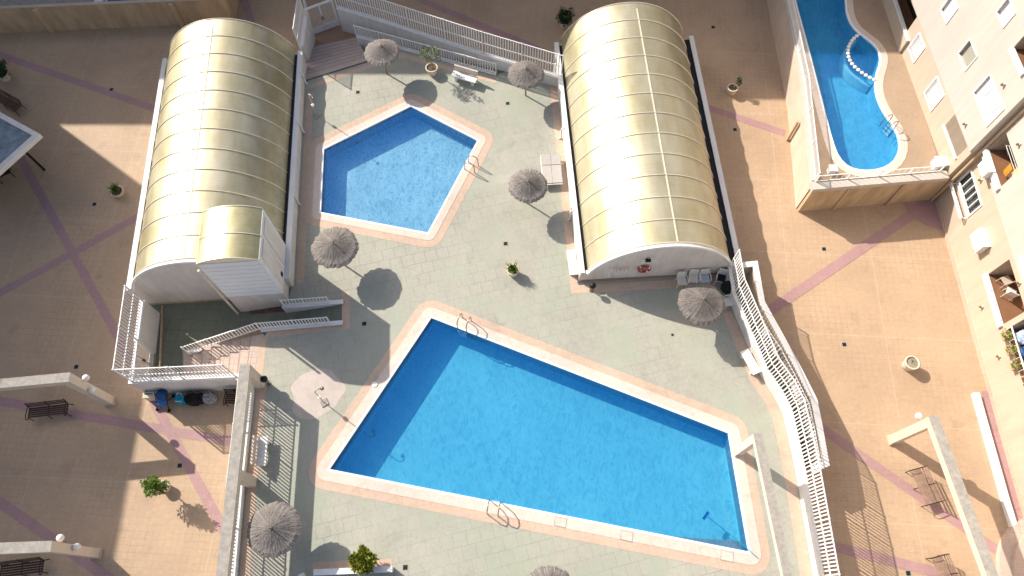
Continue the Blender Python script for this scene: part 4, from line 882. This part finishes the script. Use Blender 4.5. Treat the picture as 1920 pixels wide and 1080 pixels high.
# ------------------------------------------------------------------ terrace at upper left
ulz = 1.95
uw = thing('terrace_wall', 'tall shaded ochre retaining wall with buttresses at the top left', 'wall', (*W(100, 61), 0))
ul = [W(-200, 71), W(0, 62), W(345, 47), W(441, 43)]; MB().prism(strip(ul, .12, .06), 0, ulz).build('wall', M['ochre'], uw)
MB().prism(strip(ul, .2, .07), ulz, ulz + .06, bottom=True).build('coping', M['ochre_l'], uw)
e_ = ul[-1]; MB().prism(strip([e_, (e_[0] - .6, 50)], .24, .12), 0, ulz).build('wall', M['ochre'], uw)
for px_ in (100, 345):
    w = W(px_, 62 - (px_ / 345) * 14.5); MB().box(w[0], w[1] - .12, 0, ulz - .05, .26, .24, R(-3)).build('buttress', M['ochre'], uw)
up = [(-25.05, 34.0), (-17.75, 34.42), (-17.75, 42), (-25.05, 42)]
fl = [ul[0], ul[1], ul[2], ul[3], (ul[3][0] - .6, 50), (-50, 50)]
struct(MB().sheet(offset_poly(fl, -.0, 0), ulz - .2, [up]).build('terrace_floor', M['concrete']))
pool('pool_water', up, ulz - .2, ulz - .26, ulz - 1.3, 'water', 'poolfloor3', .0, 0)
tag(MB().box(W(183, 3, ulz)[0], 35.6, ulz - .19, ulz - .02, .5, 3).build('kerb', M['stone']), 'pale kerb slab beside the dark pool at the top left', 'kerb')

# ------------------------------------------------------------------ flat canopy at the left edge
cz = 3.1; c1 = W(75, 251, cz); c2 = W(-70, 172, cz); c3 = W(-60, 372, cz)
c4 = (c2[0] + c3[0] - c1[0], c2[1] + c3[1] - c1[1]); cp = [c1, c2, c4, c3]
root = thing('flat_canopy', 'flat weathered canopy with a raised white rim at the left edge', 'canopy', (c1[0], c1[1], 0))
MB().prism(offset_poly(cp, -.02, 0), cz - .28, cz - .1, bottom=True).build('roof_slab', M['slabblue'], root)
MB().prism(offset_poly(cp, .0, 0), cz - .3, cz, [offset_poly(cp, -.28, 0)], bottom=True).build('rim', M['wallwhite'], root)
for q_ in (V2(c1).lerp(V2(c4), .2), V2(c1).lerp(V2(c4), .85)): MB().tube([(q_.x, q_.y, 0), (q_.x, q_.y, cz - .28)], .07, 10).build('post', M['iron'], root)

# ------------------------------------------------------------------ right: planter kerb and round steps by the building
pl = WL([(1833, 735), (1888, 930), (1915, 1020), (1935, 1090)], .35)
pwall('planter_wall', 'long low white kerb along the mauve strip beside the apartment building', 'kerb', pl, 0, .26, .26, 'stone')
struct(MB().sheet([W(1840, 733), W(1876, 733), W(1905, 830), W(1990, 1095), W(1925, 1095)], .012).build('mauve_planting_strip', M['mauve']))
cc = W(1985, 1085); root = thing('round_steps', 'shaded round stone steps at the bottom right corner', 'steps', (*cc, 0))
for k, (r_, z) in enumerate(((2.75, .3), (2.2, .48), (1.65, .66), (1.1, .84))):
    MB().lathe([(r_, 0), (r_, z), (.001, z)], cc[0], cc[1], 48).build('step', M['stair'], root)

# ------------------------------------------------------------------ apartment building on the right
def facade(root, a, b, z0, z1, holes, m, thick=.2, inward=(1, 0)):
    """wall from a to b (xy) with rectangular openings; hole = (s0,s1,z0,z1,depth,backmat) with s in metres from a"""
    a, b = V2(a), V2(b); L = (b - a).length; d = (b - a) / L; n = Vector((-d.y, d.x))
    if n.x < 0: n = -n
    outer = [(0, z0), (L, z0), (L, z1), (0, z1)]; hl_ = [[(h[0], h[2]), (h[1], h[2]), (h[1], h[3]), (h[0], h[3])] for h in holes]
    pl_ = [outer] + hl_; flt = [p for q in pl_ for p in q]; tr = tessellate_polygon([[Vector((x, z, 0)) for x, z in q] for q in pl_])
    P = lambda s, z, dd=0.: (a.x + d.x * s + n.x * dd, a.y + d.y * s + n.y * dd, z)
    wallm = MB(); wallm.add([P(s, z) for s, z in flt], [tuple(t) for t in tr]); w_ = wallm.build('wall', M[m], root)
    for h in holes:
        s0, s1, h0, h1, dep, bm = h[:6]; mb = MB(); c = [(s0, h0), (s1, h0), (s1, h1), (s0, h1)]
        mb.add([P(s, z) for s, z in c] + [P(s, z, dep) for s, z in c], [(0, 1, 5, 4), (1, 2, 6, 5), (2, 3, 7, 6), (3, 0, 4, 7)]); mb.build('reveal', M['inner' if dep > .5 else m], w_)
        MB().add([P(s, z, dep) for s, z in c], [(0, 1, 2, 3)]).build('balcony_back' if dep > .5 else 'window_pane', M[bm], w_)
        if dep > .5: MB().add([P(s0, h0 + .01, .0), P(s1, h0 + .01, 0), P(s1, h0 + .01, dep - .01), P(s0, h0 + .01, dep - .01)], [(0, 1, 2, 3)]).build('balcony_floor', M['floorb'], w_)
    return P, w_
BH = 19.0
apt = thing('apartment_building', 'cream apartment block with white shutters and recessed balconies along the right edge', 'building', (23.9, 12, 0))
A0, A1 = (23.39, 21.3), (22.45, 37.0)      # wing beside the terrace
LA = (V2(A1) - V2(A0)).length
def sA(px, py): p = on_wall(px, py, A0, A1); return (V2((p.x, p.y)) - V2(A0)).length, p.z
def rectA(cs): q = [sA(*c) for c in cs]; ss = sorted(x[0] for x in q); zs_ = sorted(x[1] for x in q); return (ss[0] + ss[1]) / 2, (ss[2] + ss[3]) / 2, (zs_[0] + zs_[1]) / 2, (zs_[2] + zs_[3]) / 2
zsp = 4.5
hA = []; shA = []
for cs, dep, bm in (([(1703, 90), (1725, 62), (1735, 90), (1714, 117)], .1, 'shutter'), ([(1732, 175), (1756, 146), (1772, 176), (1748, 208)], .1, 'shutter'), ([(1764, 243), (1795, 209), (1818, 268), (1800, 292)], 1.2, 'inner')):
    r_ = rectA(cs); hA.append((*r_, dep, bm))
sb = (sA(1712, 30)[0], sA(1690, -40)[0])
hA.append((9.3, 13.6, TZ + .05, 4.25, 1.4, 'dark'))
P_, w1 = facade(apt, A0, A1, 0, zsp, hA, 'cream')
def bars(P, r_, n, par, nm='shutter_slats', m='shutter', dd=-.01, vert=True):
    mb = MB()
    for i in range(n):
        t = (i + .5) / n
        if vert: s_ = r_[0] + (r_[1] - r_[0]) * t; mb.bar(P(s_, r_[2], dd), P(s_, r_[3], dd), .045, .02)
        else: z = r_[2] + (r_[3] - r_[2]) * t; mb.bar(P(r_[0], z, dd), P(r_[1], z, dd), .02, .045)
    mb.build(nm, M[m], par)
def frame(P, r_, par, w=.07, dd=-.01, m='white', nm='window_frame'):
    mb = MB(); s0, s1, z0, z1 = r_
    mb.bar(P(s0, z0, dd), P(s1, z0, dd), w, w); mb.bar(P(s0, z1, dd), P(s1, z1, dd), w, w); mb.bar(P(s0, z0, dd), P(s0, z1, dd), w, w); mb.bar(P(s1, z0, dd), P(s1, z1, dd), w, w); mb.build(nm, M[m], par)
for h in hA[:2]: frame(P_, h[:4], w1); bars(P_, h[:4], 11, w1)
h = hA[2]; MB().bar(P_(h[0] - .05, h[2] + .02, .02), P_(h[1] + .05, h[2] + .02, .02), .2, .12).build('balcony_sill', M['white'], w1)
bq = [W(1688, 99, TZ), W(1655, -4, TZ), W(1640, -60, TZ)]
pwall('balcony_parapet', 'cream balcony parapet in shade at the top right, beside the winding pool terrace', 'parapet', bq, TZ, TZ + 1.0, .16, 'cream')
tag(MB().add([P_(h[0] + .4, h[2] + .1, .35)], []).build('x', M['leaf']), 'x', 'x') if False else None
q_ = [(h[0] + .25, h[2]), (h[0] + .8, h[2])]
# upper storey, a little proud of the lower one
A0u, A1u = (23.39 - .16, 21.3), (22.45 - .16, 37.0)
def rectU(cs):
    q = []
    for c in cs: p = on_wall(*c, A0u, A1u); q.append(((V2((p.x, p.y)) - V2(A0u)).length, p.z))
    ss = sorted(x[0] for x in q); zs_ = sorted(x[1] for x in q); return (ss[0] + ss[1]) / 2, (ss[2] + ss[3]) / 2, (zs_[0] + zs_[1]) / 2, (zs_[2] + zs_[3]) / 2
hU = []
for cs, dep, bm in (([(1796, 102), (1819, 73), (1833, 105), (1812, 132)], .14, 'shade'), ([(1764, 18), (1786, -12), (1797, 16), (1775, 44)], .12, 'shutter'), ([(1868, 22), (1892, -6), (1905, 24), (1882, 52)], .14, 'shutter'),
                    ([(1822, 176), (1854, 143), (1886, 199), (1855, 236)], .1, 'shutter'), ([(1897, 90), (1925, 64), (1948, 110), (1915, 140)], 1.2, 'inner')):
    hU.append((*rectU(cs), dep, bm))
PU, w2 = facade(apt, A0u, A1u, zsp, BH, hU, 'cream_hi')
MB().add([P_(0, zsp + .002), P_(LA, zsp + .002), (A1u[0], A1u[1], zsp + .002), (A0u[0], A0u[1], zsp + .002)], [(0, 1, 2, 3)]).build('storey_soffit', M['cream_hi'], w2)
for h in hU[:4]: frame(PU, h[:4], w2, .06)
mb = MB(); h = hU[3]; bars(PU, h[:4], 2, w2, 'shutter_joint', 'wallwhite', -.0, True)
h = hU[4]; MB().bar(PU(h[0] - .05, h[2] + .05, -.03), PU(h[1] + .05, h[2] + .05, -.03), .16, .2).build('balcony_front', M['white'], w2)
# end of the wing and downpipe
MB().add([(A0[0], A0[1], 0), (24.6, A0[1], 0), (24.6, A0[1], BH), (A0[0], A0[1], BH)], [(0, 1, 2, 3)]).build('wing_end', M['cream'], apt)
MB().add([(A0u[0], A0u[1] - .004, zsp), (24.6, A0[1] - .004, zsp), (24.6, A0[1] - .004, BH), (A0u[0], A0[1] - .004, BH)], [(0, 1, 2, 3)]).build('wing_end_upper', M['cream_hi'], apt)
MB().tube([(23.62, 21.1, 0.05), (23.62, 21.1, BH)], .07, 8).build('downpipe', M['ochre'], apt)
# main front, nearer the camera
B0, B1 = (23.9, -8), (23.9, 21.3)
def sB(px, py): p = on_wall(px, py, B0, B1); return p.y - B0[1], p.z
def rectB(cs): q = [sB(*c) for c in cs]; ss = sorted(x[0] for x in q); zs_ = sorted(x[1] for x in q); return (ss[0] + ss[1]) / 2, (ss[2] + ss[3]) / 2, (zs_[0] + zs_[1]) / 2, (zs_[2] + zs_[3]) / 2
win = (18.85 + 8, 21.0 + 8, 2.1, 3.35); bal = (12.75 + 8, 15.45 + 8, 2.25, 4.0); bal2 = (6.0 + 8, 12.45 + 8, 2.45, 4.2)
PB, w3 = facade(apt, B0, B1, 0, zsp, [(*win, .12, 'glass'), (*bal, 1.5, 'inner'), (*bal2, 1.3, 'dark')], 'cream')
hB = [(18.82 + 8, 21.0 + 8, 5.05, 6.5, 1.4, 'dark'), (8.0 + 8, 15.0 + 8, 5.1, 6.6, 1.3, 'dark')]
B0u, B1u = (23.74, -8), (23.74, 21.3)
PV, w4 = facade(apt, B0u, B1u, zsp, BH, hB, 'cream_hi')
MB().add([(23.74, -8, zsp + .002), (23.9, -8, zsp + .002), (23.9, 21.3, zsp + .002), (23.74, 21.3, zsp + .002)], [(0, 1, 2, 3)]).build('storey_soffit', M['cream_hi'], w4)
frame(PB, win, w3, .08)
mb = MB(); s0, s1, z0, z1 = win
for t in (.2, .4, .58, .8): mb.bar(PB(s0 + (s1 - s0) * t, z0, .0), PB(s0 + (s1 - s0) * t, z1, 0), .06, .05)
mb.bar(PB(s0, z0 + .18, -.03), PB(s1, z0 + .18, -.03), .06, .06); mb.bar(PB(s0, z0 - .2, -.3), PB(s1, z0 - .2, -.3), .05, .05); mb.bar(PB(s0, z0 - .05, -.3), PB(s1, z0 - .05, -.3), .05, .05)
for t in range(8): mb.bar(PB(s0 + (s1 - s0) * t / 7, z0 - .2, -.3), PB(s0 + (s1 - s0) * t / 7, z0 - .05, -.3), .03, .03)
for t in (0, 1): mb.bar(PB(s0 + (s1 - s0) * t, z0 - .1, -.3), PB(s0 + (s1 - s0) * t, z0 - .1, 0), .04, .04)
mb.build('window_bars', M['white'], w3)
for r_, P__, w_, x in ((bal, PB, w3, 0), ((hB[0][0], hB[0][1], hB[0][2], 0), PV, w4, 0), ((hB[1][0], hB[1][1], hB[1][2], 0), PV, w4, 0)):
    MB().bar(P__(r_[0] - .08, r_[2] - .08, -.05), P__(r_[1] + .08, r_[2] - .08, -.05), .16, .28).build('balcony_front', M['white'], w_)
for i in range(3): MB().bar(PB(bal[0] + .2 + i * .8, bal[2] + .065, -.05), PB(bal[0] + .24 + i * .8, bal[2] + .065, -.05), .05, .02).build('balcony_fixing', M['iron'], w3)
# body of the block behind the fronts
MB().prism([(24.5 + .9, -8), (40, -8), (40, 45), (24.4, 45), (24.4, 37), (24.9, 21.31), (25.42, 21.29)], 0, BH - .05).build('core', M['cream_hi'], apt)
MB().prism([(22.25, 36.99), (26, 36.99), (26, 60), (22.25, 60)], 0, BH - .1).build('rear_wing', M['cream_hi'], apt)
MB().prism([(23.7, -8.02), (40, -8.02), (40, 45), (22.2, 45), (22.2, 37), (23.2, 21.3), (23.7, 21.3)], BH - .02, BH + .5, bottom=True).build('roof', M['ochre_l'], apt)
MB().box(23.86, 6.6, 0, .16, .1, 29).build('plinth', M['border'], apt)
# belongings on the balconies
def bchair(label, x, y, z, rz, mt):
    root = thing('balcony_chair', label, 'chair', (x, y, z), rz); MB().box(0, 0, .4, .44, .44, .42).build('seat', M[mt], root, world=False); MB().bar((0, .2, .44), (0, .28, .84), .42, .04).build('backrest', M[mt], root, world=False)
    for a in (-.19, .19):
        for b in (-.18, .18): MB().tube([(a, b, .42), (a * 1.1, b * 1.1, 0)], .02, 6).build('leg', M[mt], root, world=False)
bchair('grey plastic chair on the recessed balcony, farther of the two', 24.45, 14.95, 2.27, R(200), 'inner'); bchair('pale plastic chair on the recessed balcony, tipped towards the rail', 24.5, 14.3, 2.27, R(150), 'plastic')
def unit(label, px, py, a, b, w, h, mt, cover=None):
    p = on_wall(px, py, a, b); root = thing('air_conditioner', label, 'air conditioner', (p.x, p.y, p.z)); MB().box(p.x - .2, p.y, p.z - h / 2, p.z + h / 2, .36, w).build('casing', M[mt], root)
    MB().box(p.x - .2, p.y, p.z + h / 2, p.z + h / 2 + .03, .4, w + .04).build('top_cover', M['white'], root)
    for s_ in (-1, 1): MB().bar((p.x - .38, p.y + s_ * w * .35, p.z - h / 2 - .03), (p.x, p.y + s_ * w * .35, p.z - h / 2 - .03), .04, .04).build('bracket', M['iron'], root)
    mb = MB()
    for i in range(7): z = p.z - h / 2 + h * (i + .5) / 7; mb.bar((p.x - .39, p.y - w * .42, z), (p.x - .39, p.y + w * .42, z), .02, .03)
    mb.build('grille', M['wallwhite'], root); return root
unit('white air conditioner with ribbed cover on the lower wall of the apartment block', 1845, 452, B0, B1, 1.0, .75, 'stone'); unit('white air conditioner under the cluttered upper balcony', 1857, 316, B0u, B1u, .75, .55, 'white')
for (px_, py_, mt, s_, lab) in ((1881, 318, 'orange', .34, 'orange towel hanging on the cluttered upper balcony'), (1897, 322, 'yellow', .30, 'pale yellow towel hanging on the cluttered upper balcony'), (1889, 336, 'plastic', .26, 'white cloth hanging nearest the corner of the upper balcony')):
    p = on_wall(px_, py_, B0u, B1u); t = MB(); 
    for i in range(8): t.add([(p.x + .25 + .03 * math.sin(i * 1.3), p.y - s_ / 2 + s_ * i / 8, p.z - .35), (p.x + .25 + .03 * math.sin((i + 1) * 1.3), p.y - s_ / 2 + s_ * (i + 1) / 8, p.z - .35), (p.x + .2, p.y - s_ / 2 + s_ * (i + 1) / 8, p.z + .3), (p.x + .2, p.y - s_ / 2 + s_ * i / 8, p.z + .3)], [(0, 1, 2, 3)])
    tag(t.build('towel', M[mt]), lab, 'towel')
root = thing('drying_rack', 'white wire drying rack on the cluttered upper balcony', 'drying rack', (24.1, 19.8, 5.1)); mb = MB()
for i in range(6): mb.tube([(23.95 + i * .14, 18.95, 6.0), (23.95 + i * .14, 20.6, 6.0)], .012, 5)
mb.build('wires', M['white'], root); mb = MB()
for y in (18.95, 20.6): mb.tube([(23.95, y, 6.0), (24.65, y, 6.0)], .018, 5).tube([(23.95, y, 6.0), (24.6, y, 5.12)], .018, 5)
mb.build('frame', M['white'], root)
for i, y in enumerate((12.1, 11.35, 10.6)):
    root = thing('balcony_plant', ('first', 'second', 'third')[i] + ' small green plant from the top on the rail of the dark lower balcony', 'plant', (23.75, y, 2.3)); rr = random.Random(i)
    MB().box(23.75, y, 2.3, 2.5, .22, .4).build('trough', M['ochre'], root); mb = MB(); leaves(mb, (23.72, y, 2.62), .24, 160, .1, rr); mb.build('foliage', M['leafy'], root)
root = thing('balcony_rail', 'thin white rail in front of the dark lower balcony with plants', 'railing', (23.84, 9, 2.45)); MB().bar((23.84, 6, 2.9), (23.84, 12.45, 2.9), .05, .05).build('top_rail', M['white'], root); mb = MB()
for i in range(22): mb.bar((23.84, 6.1 + i * .3, 2.45), (23.84, 6.1 + i * .3, 2.88), .02, .02)
mb.build('rail_bars', M['white'], root)
for i in range(3):
    y = 11.9 - i * .8; root = thing('folded_laundry', ('crumpled grey', 'dark blue', 'white')[i] + ' laundry heap on the dark lower balcony', 'laundry', (24.3, y, 2.5)); mm = MB().ball((24.3, y, 2.85), .32, 10); rr = random.Random(40 + i)
    mm.v = [(v[0] + rr.uniform(-.07, .07), v[1] + rr.uniform(-.1, .1), v[2] + rr.uniform(-.07, .07)) for v in mm.v]; mm.build('cloth', M[('plasticb', 'blued', 'plastic')[i]], root)
for (px_, py_, a, b, lab) in ((1884, 158, A0u, A1u, 'small wall lamp near the corner of the upper apartment wall'), (1812, 232, A0u, A1u, 'small wall lamp above the recessed terrace balcony'), (1841, 337, B0, B1, 'small reddish wall lamp beside the barred window'),
                              (1913, 270, B0u, B1u, 'small wall lamp right of the cluttered balcony'), (1913, 530, B0, B1, 'small wall lamp right of the balcony with two chairs'), (1843, 575, B0, B1, 'small wall vent below left of the balcony with two chairs'), (1875, 668, B0, B1, 'small wall vent left of the balcony plants')):
    p = on_wall(px_, py_, a, b); root = thing('wall_lamp', lab, 'lamp', (p.x, p.y, p.z)); MB().box(p.x - .04, p.y, p.z - .06, p.z + .08, .08, .12).build('bracket', M['pot'], root); MB().ball((p.x - .12, p.y, p.z - .02), .07, 10).build('shade', M['floorb'], root, True)

# ------------------------------------------------------------------ neighbouring blocks outside the frame that throw the big shadows
def block(label, poly, h, zwin=True):
    root = thing('apartment_building', label, 'building', (*poly[0], 0)); MB().prism(poly, 0, h).build('wall', M['cream_hi'], root); MB().prism(offset_poly(poly, .05, 0), h, h + .3, bottom=True).build('roof', M['ochre_l'], root); return root
block('tall cream apartment block beyond the top edge, shading the upper plaza', [(-37, 41.8), (60, 41.2), (60, 58), (-37, 58)], 15.6)
block('tall cream apartment block beyond the top left corner', [(-72, 41.4), (-37.3, 41.4), (-37.3, 58), (-72, 58)], 17.6)
block('tall cream apartment block beyond the left edge, shading the left plaza', [(-38.2, -12), (-39.6, 35.6), (-58, 35.6), (-58, -12)], 17.8)
